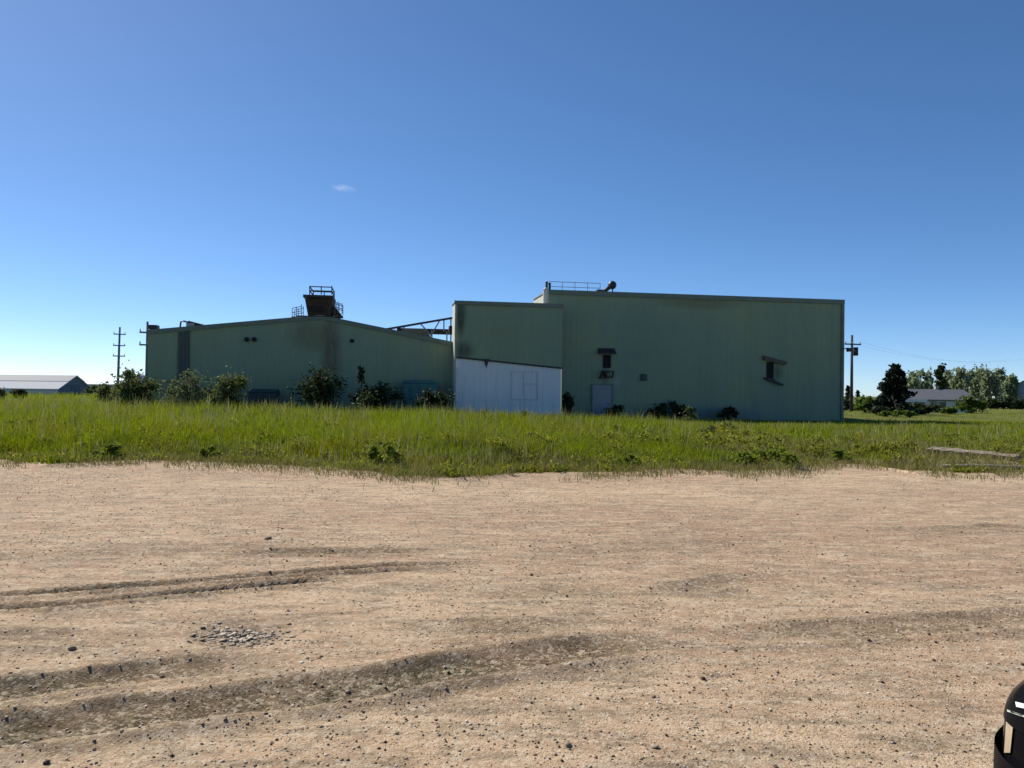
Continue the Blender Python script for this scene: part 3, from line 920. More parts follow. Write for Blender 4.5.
# spout on the tall roof
s, z = wp(604, 294, TB); s2, z2 = wp(613, 284.8, TB)
zl_ = zC - 2.2
mb = MB()
mb.box(sC + .3, sD - .3, TB + D2 + .004, TB + 15, -.4, zl_)
mb.build('rear_wing', M['green_trim'], bt, O3)
sp_ = thing('roof_spout', 'dark slanted spout with a round head on the tall building roof edge', 'spout', fr(s, TB + .5, zC + .08), TH)
Os = (s, TB + .5, zC + .08)
MB().tube([(s, TB + .5, zC + .06), (s2, TB + .2, z2)], .12, 10).build('pipe', M['dark'], sp_, Os, smooth=True)
MB().ball((s2, TB + .15, z2), .25, .24, .25, 14, 9).build('round_head', mat_simple('dark blue steel', (.012, .014, .03), .5), sp_, Os, smooth=True)
MB().tube([(s2 + .05, TB + .2, z2 - .1), (s2 + .12, TB + .5, zC + .06)], .035, 6).build('strut', M['dark'], sp_, Os)
MB().box(s - .3, s + .1, TB + .35, TB + .65, zC + .081, zC + .26).build('base', M['dark'], sp_, Os)

# --- rusty hopper on the gabled roof
tH = 0.3
s0, zh0 = wp(303, 319, tH); s1, zh1 = wp(338, 294, tH)
Oh = ((s0 + s1) / 2, tH + .9, zM)
ho = thing('rusty_hopper', 'rusty box hopper with railed top platform on the gable peak of the low building', 'hopper', fr(Oh[0], Oh[1], Oh[2]), TH)


def hp(px, py): return wp(px, py, tH)


def hbox(mb, x0, y0, x1, y1, t0, t1):
    (a, z1), (b, z0) = hp(x0, y0), hp(x1, y1)
    mb.box(min(a, b), max(a, b), t0, t1, min(z0, z1), max(z0, z1))


mb = MB()
A, B2, C2, D3 = hp(305, 299), hp(333, 297), hp(331, 316), hp(308, 316.5)
mb.hexa([(D3[0], tH, D3[1]), (C2[0], tH, C2[1]), (C2[0], tH + 1.7, C2[1]), (D3[0], tH + 1.7, D3[1]),
         (A[0], tH - .1, A[1]), (B2[0], tH - .1, B2[1]), (B2[0], tH + 1.9, B2[1]), (A[0], tH + 1.9, A[1])])
body = mb.build('hopper_body', M['rust'], ho, Oh, bevel=.02)
mb = MB(); hbox(mb, 309, 306, 323, 312, tH - .13, tH - .055); mb.build('hatch', mat_simple('dark rust', (.02, .013, .01), .9), body, Oh)
mb = MB()
for x in (314, 320, 326):
    p, q = hp(x, 298.5), hp(x, 316)
    mb.bar((p[0], tH - .13, p[1]), (q[0], tH - .05, q[1]), .05)
mb.build('stiffeners', M['rust'], body, Oh)
mb = MB(); hbox(mb, 303.5, 295, 333.5, 298.5, tH - .25, tH + 2.0); mb.build('top_platform', M['dark'], ho, Oh)
mb = MB()
for x in (310, 321.5, 332):
    for t in (tH - .2, tH + 1.9):
        p, q = hp(x, 295), hp(x, 286.5)
        mb.bar((p[0], t, p[1]), (p[0], t, q[1]), .05)
for y in (287, 291):
    p, q = hp(310, y), hp(332, y)
    for t in (tH - .2, tH + 1.9): mb.bar((p[0], t, p[1]), (q[0], t, p[1]), .05)
    for x in (p[0], q[0]): mb.bar((x, tH - .2, p[1]), (x, tH + 1.9, p[1]), .05)
mb.build('railing', M['dark'], ho, Oh)
mb = MB(); hbox(mb, 297, 316, 339, 318, tH - .4, tH + 2.0)
for x in (300, 318, 336):
    p = hp(x, 318)
    mb.bar((p[0], tH - .3, p[1]), (p[0], tH - .3, zt_left(p[0]) + .06), .09)
    mb.bar((p[0], tH + 1.8, p[1]), (p[0], tH + 1.8, zt_left(p[0]) + .06), .09)
mb.build('base_frame', M['rust'], ho, Oh)
mb = MB()
for x in (293, 297, 302):
    p, q = hp(x, 317.5), hp(x, 305 + (302 - x) * .5)
    mb.bar((p[0], tH - .35, p[1]), (p[0], tH - .35, q[1]), .035); mb.bar((p[0], tH + .6, p[1]), (p[0], tH + .6, q[1]), .035)
for y in (307, 311.5):
    p, q = hp(293, y + 2), hp(302.5, y)
    mb.bar((p[0], tH - .35, p[1]), (q[0], tH - .35, q[1]), .035); mb.bar((p[0], tH + .6, p[1]), (q[0], tH + .6, q[1]), .035)
hbox(mb, 292.5, 317, 303, 318.2, tH - .4, tH + .7)
mb.build('left_catwalk', M['galv'], ho, Oh)
mb = MB()
p, q = hp(331, 303), hp(340, 316)
mb.prism([(hp(331, 304)[0], tH + .1, hp(331, 304)[1]), (hp(335, 307)[0], tH + .1, hp(335, 307)[1]), (hp(341, 314)[0], tH + .1, hp(341, 314)[1]),
          (hp(339, 317)[0], tH + .1, hp(339, 317)[1]), (hp(334, 315)[0], tH + .1, hp(334, 315)[1]), (hp(331, 313)[0], tH + .1, hp(331, 313)[1])], 1.2, (0, 1, 0))
mb.build('discharge_chute', M['rust'], ho, Oh)
mb = MB()
for x in (335, 338, 342):
    p, q = hp(x, 314), hp(x, 300.5 + (x - 335) * .4)
    mb.bar((p[0], tH - .05, p[1]), (p[0], tH - .05, q[1]), .035); mb.bar((p[0], tH + .9, p[1]), (p[0], tH + .9, q[1]), .035)
for y in (302, 306.5):
    p, q = hp(334, y), hp(342, y + 2.5)
    mb.bar((p[0], tH - .05, p[1]), (q[0], tH - .05, q[1]), .035); mb.bar((p[0], tH + .9, p[1]), (q[0], tH + .9, q[1]), .035)
hbox(mb, 334, 315.6, 342.5, 316.8, tH - .06, tH + .95)
mb.build('right_catwalk', mat_simple('reddish steel', (.16, .09, .08), .7), ho, Oh)

# --- roof gear at the left end
s, z = wp(180, 328, .6)
rg = thing('roof_pipe', 'short bent vent pipe on the left slope of the low roof', 'pipe', fr(s, .6, zt_left(s) + .07), TH)
Or = (s, .6, zt_left(s) + .07)
p1, p2, p3 = wp(181, 321.5, .6), wp(190, 323, .6), wp(204, 326.5, .6)
MB().tube([(s, .6, zt_left(s) + .05), (p1[0], .6, p1[1]), (p1[0] + .12, .6, p1[1] + .03), (p2[0], .6, p2[1])], .045, 7).build('riser', M['dark'], rg, Or)
MB().tube([(p2[0] - .1, .6, p2[1] + .03), (p3[0], .6, p3[1])], .10, 8).build('duct', M['dark'], rg, Or)
MB().box(s + .35, s + .75, .4, .8, zt_left(s + .5) + .075, zt_left(s + .5) + .3).build('base', M['galv'], rg, Or)
s, z = wp(153, 329, .5)
bx_ = thing('roof_fan', 'small dark fan box at the left corner of the low roof', 'fan box', fr(s, .5, zt_left(s) + .07), TH)
Of = (s, .5, zt_left(s) + .07)
a = wp(149.5, 325.5, .5); b = wp(157.5, 330, .5)
MB().box(a[0], b[0], .3, .9, zt_left(s) + .13, a[1] + .03).build('housing', M['dark'], bx_, Of, bevel=.02)
MB().box(a[0] + .05, b[0] - .05, .35, .85, zt_left(s) + .05, zt_left(s) + .128).build('curb', M['galv'], bx_, Of)

# --- conveyor bridging the two roofs
tc = 1.6
def cp(px, py): return wp(px, py, tc)
p = cp(386, 328); q = cp(455, 317.5)
Oc = (p[0], tc, p[1])
cv = thing('conveyor', 'slanted conveyor boom and truss reaching from the low roof to the white panelled block', 'conveyor', fr(p[0], tc, p[1]), TH)
mb = MB().bar((p[0] - .15, tc, p[1] - .1), (q[0], tc, q[1]), .30, .10); mb.build('boom', M['dark'], cv, Oc)
MB().bar((cp(397, 330)[0], tc + .5, cp(397, 330)[1]), (cp(455, 331.5)[0], tc + .5, cp(455, 331.5)[1]), .25, .30).build('girder', M['dark'], cv, Oc)
mb = MB()
for x0, y0, x1, y1 in ((420, 323, 432, 336), (440, 320, 432, 334), (444, 319.5, 444, 331), (451, 318, 451, 344), (432, 330, 432, 338), (404, 326, 404, 333), (447, 331, 447, 344)):
    a, b = cp(x0, y0), cp(x1, y1)
    MB().bar((a[0], tc + .1, a[1]), (b[0], tc + .1, b[1]), .07).build('brace', M['galv'], cv, Oc)
mb = MB()
a = cp(410, 333); 
mb.prism([(cp(398, 333)[0], tc - .3, cp(398, 333)[1]), (cp(404, 328.5)[0], tc - .3, cp(404, 328.5)[1]), (cp(425, 330)[0], tc - .3, cp(425, 330)[1]), (cp(433, 340)[0], tc - .3, cp(433, 340)[1])], .5, (0, 1, 0))
mb.build('hood', mat_simple('olive dusty sheet', (.14, .14, .09), .8), cv, Oc)
mb = MB().box(cp(449, 320)[0], cp(454.4, 320)[0], tc - .2, tc + .3, cp(450, 334)[1], cp(450, 326)[1]); mb.build('motor', M['dark'], cv, Oc, bevel=.02)

# --- bins, cabinet along the left wall
def bin_(name, lab, cat, x0, y0, x1, mat, t, dep):
    (a, z1), (b, _) = wp(x0, y0, t), wp(x1, y0, t)
    c = ((a + b) / 2, t, 0); z0 = .05
    g_ = float(gz(fr(a, t).x, fr(a, t).y))
    o = thing(name, lab, cat, fr(*c), TH)
    mb = MB().hexa([(a + .1, t + .05, g_), (b - .1, t + .05, g_), (b - .1, t + dep - .05, g_), (a + .1, t + dep - .05, g_),
                    (a, t, z1 - .12), (b, t, z1 - .12), (b, t + dep, z1 - .12), (a, t + dep, z1 - .12)])
    mb.build('body', mat, o, c, bevel=.03)
    mb = MB().hexa([(a - .03, t - .04, z1 - .115), (b + .03, t - .04, z1 - .115), (b + .03, t + dep, z1 - .115), (a - .03, t + dep, z1 - .115),
                    (a + .06, t - .02, z1 - .03), (b - .06, t - .02, z1 - .03), (b - .06, t + dep, z1 + .06), (a + .06, t + dep, z1 + .06)])
    mb.build('lid', mat, o, c, bevel=.02)
    for k in (.25, .5, .75):
        s_ = a + (b - a) * k
        MB().box(s_ - .03, s_ + .03, t - .05, t + .02, g_ + .25, z1 - .2).build('rib', mat, o, c)
    return o


bin_('dumpster', 'teal metal dumpster against the right end of the low green wall', 'dumpster', 403, 381, 437, M['teal'], -1.5, 1.2)
bin_('dumpster', 'dark green low bin against the middle of the low green wall', 'dumpster', 248, 390, 277, M['navy'], -1.3, 1.1)
(a, z1), (b, _) = wp(164, 394, -3), wp(181, 394, -3)
cab = thing('utility_cabinet', 'pale grey twin utility cabinet behind the willow bush at the left', 'cabinet', fr((a + b) / 2, -3), TH)
cc = ((a + b) / 2, -3, 0)
for k in (0, 1):
    x0 = a + k * (b - a) * .54; x1 = x0 + (b - a) * .46
    d_ = MB().box(x0, x1, -3, -2.5, -.1, z1).build('housing', M['galv'], cab, cc, bevel=.02)
    MB().box(x0 + .04, x1 - .04, -3.03, -3.004, .2, z1 - .06).build('door', mat_simple('grey enamel', (.33, .34, .35), .5), d_, cc)


# ------------------------------------------------------------------ POLES
def pole(lab, base, h, r, arms, armlen, mat, lean=0.0, name='utility_pole', group=None, yaw=0.0, tilt=0.0):
    o = thing(name, lab, 'utility pole', base, yaw, group)
    top = Vector((lean * h, 0, h))
    MB().tube([(0, 0, -.5), top * .5, top], [r, r * .85, r * .65], 10).build('post', mat, o, smooth=True)
    for z in arms:
        c = top * (z / h)
        L_ = armlen
        am = MB().bar((c.x - L_ / 2, -.14, z + tilt), (c.x + L_ / 2, -.14, z - tilt), .10, .13).build('crossarm', mat, o)
        for k in (-.45, .0, .45):
            mb = MB()
            mb.tube([(c.x + k * L_, -.14, z + .05 - 2 * k * tilt), (c.x + k * L_, -.14, z + .15 - 2 * k * tilt), (c.x + k * L_, -.14, z + .27 - 2 * k * tilt)], [.03, .06, .035], 6)
            mb.build('insulator', M['porcelain'], am)
    return o


b = gpt(119, 400)
d0 = 95.0
p = dpt(117.5, 388, d0); ptop = dpt(120, 327, d0)
pole('tall weathered utility pole with three short crossarms, standing alone left of the low building', (p.x, d0, 0), ptop.z, .17,
     [ptop.z - .9, ptop.z - 2.3, ptop.z - 3.6], 1.35, M['wood'], lean=(ptop.x - p.x) / ptop.z * 0.8, yaw=.5)
p = dpt(147, 350, 62); ptop = dpt(147, 321.5, 62)
pole('thin utility pole rising just behind the left corner of the low building', (p.x, 62, 0), ptop.z, .13, [ptop.z - .9, ptop.z - 1.9], 1.2, M['wood'], yaw=.6)
p = dpt(851.5, 400, 78); ptop = dpt(852.5, 335, 78)
rp_ = pole('dark utility pole with a transformer beside the right corner of the tall building', (p.x, 78, 0), ptop.z, .17, [ptop.z - .95], 1.9, M['dkwood'], yaw=.25)
MB().tube([(.38, -.1, ptop.z - 2.1), (.38, -.1, ptop.z - 1.25)], .24, 10).build('transformer', M['dark'], rp_, smooth=True)


def wires(pole_obj, z, to, offs):
    for k in offs:
        a = Vector((k, -.14, z)); b = Vector((to[0] + k, to[1], to[2]))
        pts = [a.lerp(b, i / 14) - Vector((0, 0, 1.1 * 4 * (i / 14) * (1 - i / 14))) for i in range(15)]
        MB().tube(pts, .005, 5).build('wire', M['dark'], pole_obj, smooth=True)


wires(rp_, ptop.z - .68, (45, 22, ptop.z - .6), (-.85, .85))

# ------------------------------------------------------------------ FOLIAGE
def leaf_cloud(centers, radii, n, size, seed, flat=1.0, up=0.0, aspect=1.7):
    """n small pointed leaves spread through clumps"""
    rs = np.random.RandomState(seed)
    centers = np.asarray(centers, float); radii = np.asarray(radii, float)
    w = radii ** 2 / (radii ** 2).sum()
    ci = rs.choice(len(centers), n, p=w)
    dirn = rs.normal(0, 1, (n, 3)); dirn /= np.linalg.norm(dirn, axis=1)[:, None]
    rad = radii[ci] * np.minimum(np.abs(rs.normal(0, .72, n)) + .06, 2.1)
    P = centers[ci] + dirn * rad[:, None] * np.array([1, 1, flat])
    a = rs.normal(0, 1, (n, 3)); a[:, 2] += up; a /= np.linalg.norm(a, axis=1)[:, None]
    b = np.cross(a, rs.normal(0, 1, (n, 3))); b /= np.linalg.norm(b, axis=1)[:, None]
    s = size * rs.uniform(0.6, 1.4, n)[:, None]
    c = np.cross(a, b)
    V = np.stack([P - a * s * aspect / 2, P + b * s * .5 + c * s * .12, P + a * s * aspect / 2, P - b * s * .5 + c * s * .12], 1).reshape(-1, 3)
    return V


def crown(name, V, mat, parent):
    n = len(V) // 4
    return np_mesh(name, V, np.arange(4 * n), np.full(n, 4), mat, parent)


def clumps(rs, n, rx, ry, h, z0, shape='bush'):
    cs, rr_ = [], []
    for i in range(n):
        for _ in range(20):
            u = rs.uniform(-1, 1, 3)
            if np.dot(u, u) < 1: break
        f = 1.0
        zz = (u[2] + 1) / 2
        if shape == 'bush': f = 1.0 - 0.35 * zz
        if shape == 'poplar': f = 0.55 + .45 * math.sin(math.pi * min(1, zz * 1.1))
        cs.append((u[0] * rx * f, u[1] * ry * f, z0 + zz * h))
        rr_.append(rs.uniform(.30, .58) * min(rx, h * .5))
    return cs, rr_


def tree(name, lab, cat, x, y, w, h, mat, bark, seed, n=1600, leaf=.07, shape='bush', nclump=None, z0f=0.12, group=None, trunks=3, depth=None, cname='crown', up=0.0):
    rs = np.random.RandomState(seed)
    zg = float(gz(x, y))
    o = thing(name, lab, cat, (x, y, zg), rs.uniform(0, 6.28), group)
    rx = w / 2; ry = (depth or w) / 2
    cs, rr_ = clumps(rs, nclump or 16, rx * .86, ry * .86, h * (1 - z0f) * .86, h * z0f, shape)
    V = leaf_cloud(cs, rr_, n, leaf, seed + 1, .9, up)
    k_ = np.array([rx / np.percentile(np.abs(V[:, 0]), 98.5), ry / np.percentile(np.abs(V[:, 1]), 98.5), 1.0])
    lo_, hi_ = np.percentile(V[:, 2], 1), np.percentile(V[:, 2], 99.6)
    V[:, :2] *= k_[:2]
    V[:, 2] = h * z0f * .7 + (V[:, 2] - lo_) / (hi_ - lo_) * h * (1 - z0f * .7)
    cs = [(c[0] * k_[0] * .9, c[1] * k_[1] * .9, min(h * .95, h * z0f * .7 + (c[2] - lo_) / (hi_ - lo_) * h * (1 - z0f * .7))) for c in cs]
    V[:, 2] = np.maximum(V[:, 2], 0.02)
    crown(cname, V, mat, o)
    mb = MB()
    if trunks == 1:
        tp = Vector((0, 0, h * .88))
        mb.tube([(0, 0, -.1), (rs.uniform(-.03, .03) * h, 0, h * .4), tp], [h * .028, h * .02, h * .005], 7)
        for c in cs[:12]:
            z = max(h * z0f * .8, c[2] * .75)
            mb.tube([(0, 0, z), Vector(c).lerp(Vector((0, 0, c[2])), .5) + Vector((0, 0, -.02 * h)), c], [h * .010, h * .006, h * .003], 5)
    else:
        for c in cs[:max(trunks, 3) * 3]:
            b0 = Vector((rs.uniform(-.12, .12) * w, rs.uniform(-.12, .12) * w, -.05))
            mid = b0.lerp(Vector(c), .55) + Vector((0, 0, .06 * h))
            mb.tube([b0, mid, c], [h * .016, h * .010, h * .004], 5)
    mb.build('trunk' if trunks == 1 else 'stems', bark, o)
    return o


def bush_px(name, lab, cat, x0, x1, ytop, ybase_depth, mat, seed, **k):
    """a bush whose outline spans x0..x1 and reaches ytop when seen from the lot, at the given distance"""
    xc = (x0 + x1) / 2
    p = dpt(xc, ytop, ybase_depth)
    w = (x1 - x0) / F_PX * ybase_depth
    return tree(name, lab, cat, p.x, ybase_depth, w, p.z - float(gz(p.x, ybase_depth)), mat, k.pop('bark', M['bark']), seed, **k)


bush_px('bush', 'rounded olive bush left of the low green building', 'bush', 112, 160, 371, 37, M['leaf_olive'], 1, n=4200, leaf=.075, nclump=26)
bush_px('sapling', 'thin grey green sapling rising from the top left of the rounded olive bush', 'bush', 119, 134, 369, 36, M['leaf_olive'], 31, n=500, leaf=.09, nclump=9)
bush_px('willow_bush', 'greyish willow bush in front of the left end of the low green wall', 'bush', 162, 207, 371, 35, M['leaf_grey'], 2, n=3000, leaf=.06, nclump=26, up=1.5)
bush_px('bush', 'upright light olive bush in front of the low wall, right of the greyish willow', 'bush', 213, 248, 374, 33.5, M['leaf_olive'], 3, n=3800, leaf=.06, nclump=18)
bush_px('bush', 'small dark bush between the greyish willow and the upright olive bush', 'bush', 196, 222, 387, 36, M['leaf_dark'], 32, n=1000, leaf=.085, nclump=12)
bush_px('bush', 'dark bush under the rusty hopper against the low green wall', 'bush', 298, 346, 369, 38, M['leaf_dark'], 4, n=4600, leaf=.07, nclump=20)
bush_px('sapling', 'thin dark sapling standing against the low wall between two dark bushes', 'bush', 354, 370, 367, 38.5, M['leaf_dark'], 5, n=420, leaf=.09, nclump=11, trunks=1)
bush_px('bush', 'low wide dark bush left of the teal dumpster', 'bush', 345, 402, 384, 38, M['leaf_dark'], 6, n=4600, leaf=.07, nclump=22)
bush_px('bush', 'dark bush covering the right side of the teal dumpster', 'bush', 418, 450, 390, 37.4, M['leaf_dark'], 7, n=3000, leaf=.065, nclump=14)
bush_px('bush', 'narrow dark bush in the corner right of the white panel', 'bush', 562, 573, 393, 42, M['leaf_dark'], 8, n=700, leaf=.09, nclump=10)
bush_px('bush', 'low dark bush right of the grey door of the tall building', 'bush', 606, 626, 405, 42.5, M['leaf_dark'], 9, n=800, leaf=.09, nclump=10)
bush_px('bush', 'dark bush at the foot of the tall wall, right of the small wall box', 'bush', 650, 696, 402, 43.5, M['leaf_dark'], 10, n=3000, leaf=.065, nclump=18)
bush_px('bush', 'wide low dark weeds at the foot of the tall wall under the bent hood', 'bush', 704, 752, 407, 44.5, M['leaf_dark'], 11, n=1300, leaf=.08, nclump=18, depth=1.0)

# dark spruce and shrubs right of the tall building
def spruce(lab, x, y, w, h, seed, mat, n=5200, leaf=.16, lean=0):
    rs = np.random.RandomState(seed)
    o = thing('spruce_tree', lab, 'spruce tree', (x, y, float(gz(x, y))), 0)
    cs, rr_ = [], []
    mb = MB().tube([(0, 0, -.1), (lean * .4, 0, h * .5), (lean, 0, h * .98)], [h * .03, h * .02, h * .004], 8)
    for i in range(64):
        f = rs.uniform(0, 1) ** 1.15
        z = h * (.02 + .95 * f)
        rmax = w / 2 * (1 - f) ** .75 * rs.uniform(.6, 1.15)
        a = rs.uniform(0, 6.28)
        tip = Vector((math.cos(a) * rmax + lean * f, math.sin(a) * rmax, z - .05 * h * (1 - f)))
        mb.tube([(lean * f, 0, z), tip], [.05, .012], 5)
        for k in (.35, .7, 1):
            cs.append(tuple(Vector((lean * f, 0, z)).lerp(tip, k))); rr_.append(w * .085 * (1.25 - .5 * k) * (1.1 - .5 * f))
    crown('crown', leaf_cloud(cs, rr_, n, leaf, seed + 3, .7), mat, o)
    mb.build('trunk', M['bark'], o)
    return o


p = dpt(893, 368, 62)
spruce('dark bushy spruce tree standing in front of the house', p.x, 62, 4.4, p.z + .2, 21, M['needle'], n=11000, leaf=.17, lean=.2)
p = dpt(880, 405, 61)
bush_px('bush', 'small dark bush at the left foot of the bushy spruce', 'bush', 871, 888, 406, 60, M['leaf_dark'], 22, n=700, leaf=.12)
bush_px('bush', 'light green bush in front of the bushy spruce', 'bush', 883, 910, 410, 56, M['leaf_green'], 23, n=1100, leaf=.12)
bush_px('bush', 'dark rounded bush right of the bushy spruce in front of the house', 'bush', 910, 938, 403, 66, M['leaf_dark'], 24, n=1300, leaf=.14)
bush_px('bush', 'green bush in front of the right half of the house', 'bush', 936, 962, 407, 68, M['leaf_green'], 25, n=1100, leaf=.15)
bush_px('bush', 'upright green bush at the right end of the house', 'bush', 960, 984, 396, 72, M['leaf_green'], 26, n=1300, leaf=.15)
bush_px('bush', 'low grey green bush by the foot of the right utility pole', 'bush', 856, 874, 404, 70, M['leaf_green'], 27, n=700, leaf=.14)
bush_px('bush', 'bright green young tree behind the right utility pole', 'tree', 856, 878, 396, 92, M['leaf_green'], 28, n=900, leaf=.2)
p = dpt(848, 380, 100); spruce('slim distant spruce tree left of the right utility pole', p.x, 100, 2.0, p.z, 29, M['leaf_dark'], n=1200, leaf=.24)
p = dpt(858, 384, 104); spruce('shorter slim distant spruce tree right of the right utility pole', p.x, 104, 1.6, p.z, 30, M['leaf_dark'], n=900, leaf=.24)

# row of poplars far behind the house
ROW = [(912, 372, 15, 'pale'), (921, 370, 16, 'pale'), (930, 371, 15, 'pale'), (940, 366, 10, 'thin'), (950, 371, 17, 'mid'), (961, 369, 16, 'mid'), (972, 371, 15, 'mid'),
       (981, 368, 18, 'mid'), (990, 370, 17, 'mid'), (1001, 369, 18, 'mid'), (1010, 376, 12, 'mid'), (903, 377, 12, 'pale'), (1040, 374, 20, 'mid'), (1062, 372, 20, 'mid')]
for i, (px, py, w, kd) in enumerate(ROW):
    dd = 175 + 14 * ((i * 7) % 5 - 2)
    p = dpt(px, py, dd)
    lab = {'pale': 'sparse pale leafed poplar in the far row, left of the narrow pointed one',
           'thin': 'narrow pointed dark poplar in the middle of the far row behind the house',
           'mid': 'full green poplar in the far row, right of the narrow pointed one'}[kd]
    tree('poplar_tree', lab, 'tree', p.x, dd, w / F_PX * dd, p.z, M['leaf_dark'] if kd == 'thin' else M['leaf_far'], M['palebark'], 100 + i, n=1100 if kd == 'pale' else 2600, leaf=.36,
         shape='poplar', nclump=20, z0f=.16, trunks=1, group='poplars in the far row behind the house')
# clipped hedge at the right edge
p = dpt(1010, 400, 110)
hd = thing('hedge', 'dark green hedge at the right edge beyond the meadow', 'hedge', (p.x, 110, 0))
rs = np.random.RandomState(77)
V = leaf_cloud([(x, rs.uniform(-.6, .6), rs.uniform(.5, p.z - .4)) for x in np.arange(-3.8, 16, .32)], [.75] * len(np.arange(-3.8, 16, .32)), 5200, .28, 78)
V[:, 2] = np.maximum(V[:, 2], .02)
crown('foliage', V, M['leaf_dark'], hd)
for x in np.arange(-3.6, 16, .9): MB().tube([(x, 0, -.1), (x + .1, .05, p.z * .7)], [.05, .02], 5).build('stem', M['bark'], hd)
# left distant shrubs before the barn
for (a, b, y, dd, lab, sd) in [(-6, 5, 389, 80, 'dark green bush at the left edge before the white barn', 41), (14, 25, 389.5, 95, 'small dark bush before the long wall of the white barn', 42),
                               (88, 112, 384, 120, 'pale olive bush beyond the meadow right of the white barn', 43), (100, 121, 385, 60, 'sparse olive bush left of the rounded olive bush', 44)]:
    bush_px('bush', lab, 'bush', a, b, y, dd, M['leaf_olive'] if sd > 42 else M['leaf_dark'], sd, n=900, leaf=.2)


# ------------------------------------------------------------------ DISTANT BUILDINGS
def gable_house(name, lab, cat, loc, yaw, Lx, W, he, hr, wall, roofm, gable=None, over=.35, group=None):
    """ridge along local x, centre at loc"""
    o = thing(name, lab, cat, loc, yaw, group)
    for y in (-W / 2, W / 2):
        MB().add([(-Lx / 2, y, -.3), (Lx / 2, y, -.3), (Lx / 2, y, he), (-Lx / 2, y, he)], [(0, 1, 2, 3)]).build('wall', wall, o)
    for x in (-Lx / 2, Lx / 2):
        mb = MB().add([(x, -W / 2, -.3), (x, W / 2, -.3), (x, W / 2, he), (x, 0, hr), (x, -W / 2, he)], [(0, 1, 2, 3, 4)])
        mb.build('gable_wall', gable or wall, o)
    mb = MB()
    k = (hr - he) / (W / 2)
    for sgn in (-1, 1):
        y1 = sgn * (W / 2 + over); z1 = he - k * over
        mb.hexa([(-Lx / 2 - over, 0, hr + .02), (Lx / 2 + over, 0, hr + .02), (Lx / 2 + over, y1, z1 + .02), (-Lx / 2 - over, y1, z1 + .02),
                 (-Lx / 2 - over, 0, hr + .16), (Lx / 2 + over, 0, hr + .16), (Lx / 2 + over, y1, z1 + .16), (-Lx / 2 - over, y1, z1 + .16)])
    mb.build('roof', roofm, o)
    return o


# long white barn, far left: its near end seen at the right
D_ = 150
pR = dpt(75, 391, D_); ridge = dpt(74, 376.5, D_); eave = dpt(63, 384.5, D_ - 4)
Lb = 60
barn = gable_house('barn', 'long white barn with grey roof far across the meadow at the left edge', 'barn',
                   (pR.x - Lb / 2 * math.cos(-.12), D_ - Lb / 2 * math.sin(-.12) , 0), -.12, Lb, 9.5, 1.15, ridge.z, M['barn_white'], M['barn_roof'], M['barn_shaded'])
BH, BW = ridge.z, 9.5
mb = MB()
for i in range(9): MB().box(-27 + i * 6, -24.6 + i * 6, -4.80, -4.754, .35, .85).build('window', M['glass'], barn)
kb = (BH - 1.15) / (BW / 2)
for sg in (-1, 1):
    MB().hexa([(-Lb / 2 - .4, sg * .02, BH + .17), (Lb / 2 + .4, sg * .02, BH + .17), (Lb / 2 + .4, sg * 2.3, BH + .17 - kb * 2.3), (-Lb / 2 - .4, sg * 2.3, BH + .17 - kb * 2.3),
               (-Lb / 2 - .4, sg * .02, BH + .23), (Lb / 2 + .4, sg * .02, BH + .23), (Lb / 2 + .4, sg * 2.3, BH + .23 - kb * 2.3), (-Lb / 2 - .4, sg * 2.3, BH + .23 - kb * 2.3)]).build('ridge_sheet', M['barn_grey'], barn)
MB().box(Lb / 2 + .005, Lb / 2 + .06, -1.4, 1.4, 0, 1.9).build('door', M['barn_grey'], barn)
D_ = 210
p = dpt(98, 383.5, D_)
gable_house('barn', 'pale low shed beyond the right end of the long white barn', 'barn', (p.x, D_, 0), 0.03, 11, 8, 2.2, p.z, M['barn_white'], mat_simple('pale shed roof', (.5, .53, .58), .5), M['barn_white'])
p = dpt(141, 374, 130)
tk = thing('storage_tank', 'white domed storage tank peeping between the olive bush and the low building', 'tank', (p.x, 130, 0))
MB().tube([(0, 0, -.2), (0, 0, p.z - .9)], 1.25, 20).build('shell', M['barn_white'], tk, smooth=False)
MB().tube([(0, 0, p.z - .89), (0, 0, p.z - .5), (0, 0, p.z - .1), (0, 0, p.z)], [1.26, 1.1, .5, .2], 20).build('dome', M['barn_white'], tk, smooth=True)
# bungalow behind the spruce
D_ = 105
p = dpt(938, 392, D_); e = dpt(938, 399, D_)
hs = gable_house('house', 'low bungalow with grey roof and white fascia behind the bushy spruce', 'house', (p.x + .3, D_ + 4, -.95), -.08, 9.6, 8, e.z + .85, p.z + 1.2, M['house_wall'], M['house_roof'], over=.45)
hw = hs
mb = MB().box(-5.25, -1.6, -4.55, -4.47, e.z + .5, e.z + .87); mb.build('fascia', M['barn_white'], hs)
for x in (-3.9, -2.2, .6, 2.8):
    w_ = MB().box(x - .55, x + .55, -4.06, -4.004, .95, 2.0).build('window_frame', M['barn_white'], hs)
    MB().box(x - .46, x + .46, -4.075, -4.062, 1.03, 1.92).build('pane', M['glass'], w_)
d_ = MB().box(-.95, -.1, -4.05, -4.004, 0, 2.0).build('door', M['door'], hs)
MB().prism([(0, 0, 0), (.5, 0, 0), (.5, .5, 0), (0, .5, 0)], 1.0, (0, 0, 1)).build('chimney', M['concrete'], hs).location = (1.5, 0, p.z + .8)
D_ = 150
p = dpt(1016, 381, D_)
gable_house('house', 'house with blue grey gable roof at the right edge beyond the hedge', 'house', (p.x + 2.2, D_, 0), .9, 9, 8, 2.6, p.z, M['house_wall'], M['house_roof2'], M['house_roof2'])

